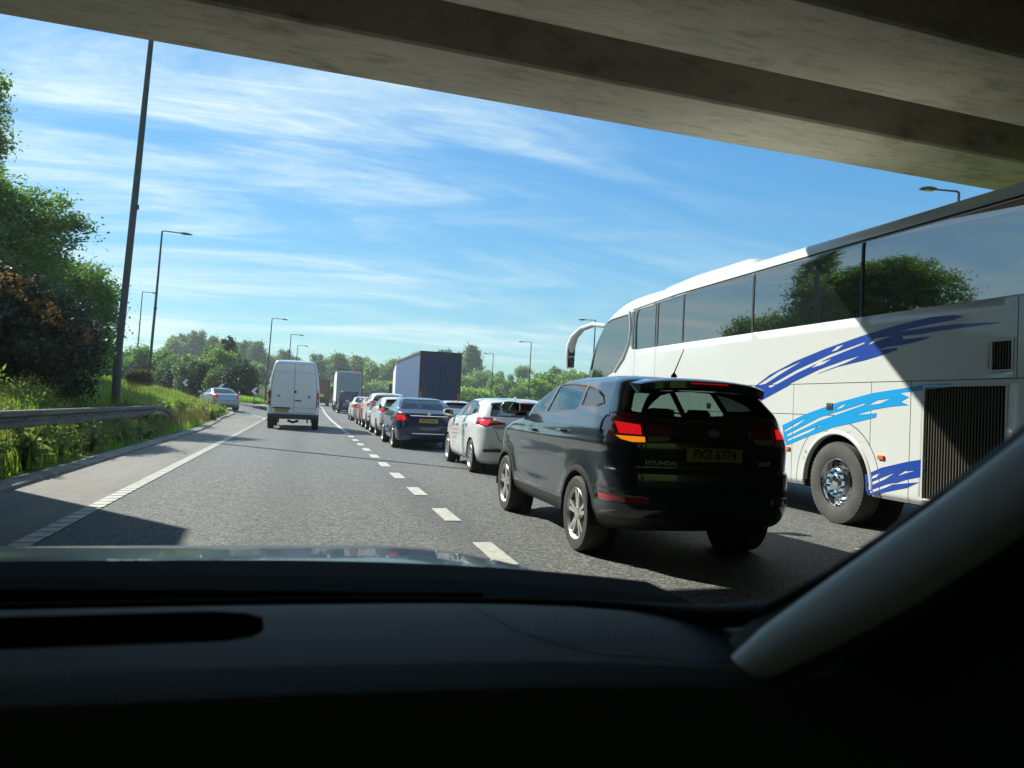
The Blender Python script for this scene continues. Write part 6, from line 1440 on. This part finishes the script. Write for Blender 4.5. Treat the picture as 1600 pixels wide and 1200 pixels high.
# grass on the near bank
def blades(name, pts, hgt, m, seed, wid=0.012, lean=0.35):
    rg = np.random.default_rng(seed); n = len(pts); pts = np.asarray(pts); h = hgt * rg.uniform(0.5, 1.35, n)
    a = rg.uniform(0, 2 * PI, n); d = np.stack([np.cos(a), np.sin(a), np.zeros(n)], -1); w = np.stack([-np.sin(a), np.cos(a), np.zeros(n)], -1)
    ln = (rg.uniform(0.1, 1.0, n) * lean * h)[:, None]; up = np.array([0, 0, 1.0]) * h[:, None]; W = w * wid * rg.uniform(0.6, 1.5, n)[:, None]
    V = np.stack([pts - W, pts + W, pts + d * ln * 0.35 + up * 0.6 + W * 0.7, pts + d * ln * 0.35 + up * 0.6 - W * 0.7, pts + d * ln + up], 1)
    me = bpy.data.meshes.new(name); me.vertices.add(5 * n); me.vertices.foreach_set('co', V.reshape(-1, 3).ravel())
    base = np.arange(n)[:, None] * 5; L = np.concatenate([base + np.array([0, 1, 2, 3]), base + np.array([3, 2, 4])], 1)
    me.loops.add(7 * n); me.loops.foreach_set('vertex_index', L.ravel()); me.polygons.add(2 * n)
    ls = (np.arange(n)[:, None] * 7 + np.array([0, 4])).ravel(); me.polygons.foreach_set('loop_start', ls); me.update(calc_edges=True); me.materials.append(m)
    o = bpy.data.objects.new(name, me); COL.objects.link(o); return o
rg = np.random.default_rng(12)
n = 300000; Y = 9 + 46 * rg.random(n) ** 1.15; X = -3.6 - 13 * rg.random(n) ** 1.5
sn = sdist(X, Y, PN); dens = np.interp(sn, [0.25, 0.5, 1.0, 14], [0, 0.35, 1, 0.7])
cl = np.array([noise.noise(Vector((x * 0.9, y * 0.5, 0))) for x, y in zip(X[::1], Y[::1])])
keep = (rg.random(n) < dens * np.clip(0.75 + cl, 0.15, 1)) & (sn > 0.25) & ~((X < -4.9) & (Y < 14.3))
X, Y, cl, sn = X[keep], Y[keep], cl[keep], sn[keep]
hg = 0.36 * np.clip(0.8 + 0.9 * cl, 0.35, 1.5) * np.clip(np.interp(sn, [0.2, 1.2], [0.5, 1]), 0, 1) * np.interp(Y, [40, 52], [1, 0.5])
tag(blades('grass', np.stack([X, Y, zground(X, Y) - 0.02], -1), hg, M['grass_blade'], 3, 0.010), None, None, None, 'stuff')
n = 12000; Y = 10 + 38 * rg.random(n); X = -3.9 - 6 * rg.random(n) ** 1.5; kk = sdist(X, Y, PN) > 0.3; X, Y = X[kk], Y[kk]
kk = ~((X < -4.9) & (Y < 14.3)); X, Y = X[kk], Y[kk]
tag(blades('dry_stalks', np.stack([X, Y, zground(X, Y)], -1), 0.55, M['straw'], 5, 0.005, 0.2), None, None, None, 'stuff')
# grass strip left of slip far bank and hill fringe
n = 26000; t = rg.random(n); i = np.minimum((t * 5).astype(int), 4); f_ = t * 5 - i; A = np.array(PF[2:8])[i]; B = np.array(PF[2:8])[np.minimum(i + 1, 5)]; P_ = A + (B - A) * f_[:, None]; off = 2.0 + 3.5 * rg.random(n); X, Y = P_[:, 0] - off * 0.1, P_[:, 1] + off
tag(blades('grass', np.stack([X, Y, zground(X, Y)], -1), 0.5, M['grass_blade'], 6, 0.02), None, None, None, 'stuff')
# leafy weeds under and behind the rail
def weed(seed, h, n, flower=False):
    t = bpy.data.objects.new('weed_plant', None); COL.objects.link(t); t['category'] = 'plant'; rr = random.Random(seed); rg = np.random.default_rng(seed)
    mb = MB(); P = []; U = []
    for k in range(9):
        a = rr.uniform(0, 2 * PI); q = Vector((math.cos(a) * h * rr.uniform(0.15, 0.6), math.sin(a) * h * rr.uniform(0.15, 0.6), h * rr.uniform(0.55, 1.0)))
        mid = Vector((q.x * 0.35, q.y * 0.35, q.z * 0.6)); mb.tube([(0, 0, -0.05), mid, q], [0.008, 0.006, 0.003], 5)
        for j in range(n // 9): s = rr.uniform(0.15, 1.0); p = (Vector((0, 0, 0)).lerp(mid, s * 2) if s < .5 else mid.lerp(q, s * 2 - 1)); P.append(np.array(p) + rg.normal(size=3) * 0.06 * h / 0.4)
    mb.build('stem', M['weed'], t); cards('leaves', P, None, 0.05, M['weed'], t, 2.2, seed)
    if flower: cards('flowers', np.array(P)[np.array(P)[:, 2] > h * 0.72][:14] + np.array([0, 0, 0.10]), None, 0.05, M['flower'], t, 1.0, seed)
    return t
W = [weed(1, 0.42, 420), weed(2, 0.5, 480), weed(3, 0.75, 260, True)]; used = [0, 0, 0]
def put_weed(k, x, y, lb, g, s=1.0):
    o = W[k] if not used[k] else dup(W[k], (0, 0, 0)); used[k] = 1; o.location = (x, y, gz1(x, y)); o.rotation_euler = (0, 0, rnd.uniform(0, 6)); o.scale = (s,) * 3; o['label'] = lb; o['group'] = g
for i in range(26):
    put_weed(i % 2, -3.98 - rnd.uniform(-0.08, 0.22), 10.2 + i * 0.50 + rnd.uniform(-.15, .15), 'leafy green weed growing under the guardrail', 'weeds under the guardrail', rnd.uniform(0.7, 1.15))
for i in range(16):
    put_weed(2, -5.0 - rnd.uniform(0, 0.9), 14.6 + i * 0.45, 'yellow flowered weed in front of the gorse bush', 'yellow flowered weeds behind the guardrail', rnd.uniform(0.6, 1.0))
for i in range(22):
    put_weed(i % 2, -3.95 - rnd.uniform(0.2, 1.3), 24 + i * 1.0, 'leafy weed on the edge of the grass bank beyond the guardrail', 'weeds on the bank edge beyond the guardrail', rnd.uniform(0.8, 1.3))
# litter and clods along the kerb
for i in range(14):
    mb = MB(); x, y = -3.62 - rnd.uniform(0, .35), 10.5 + i * 1.1; s = rnd.uniform(0.02, 0.05)
    mb.lathe([(-s * .6, s * .3), (-s * .2, s), (s * .3, s * .8), (s * .6, s * .2)], 7, 'z', cap0=True, cap1=True); o = mb.build('stone', M['kerb'], None, sharp=30); o.location = (x, y, gz1(x, y) + s * 0.3); o.scale = (1, rnd.uniform(.7, 1.6), 1); tag(o, 'small stone lying in the dirt beside the left kerb', 'stone', 'stones along the left kerb')
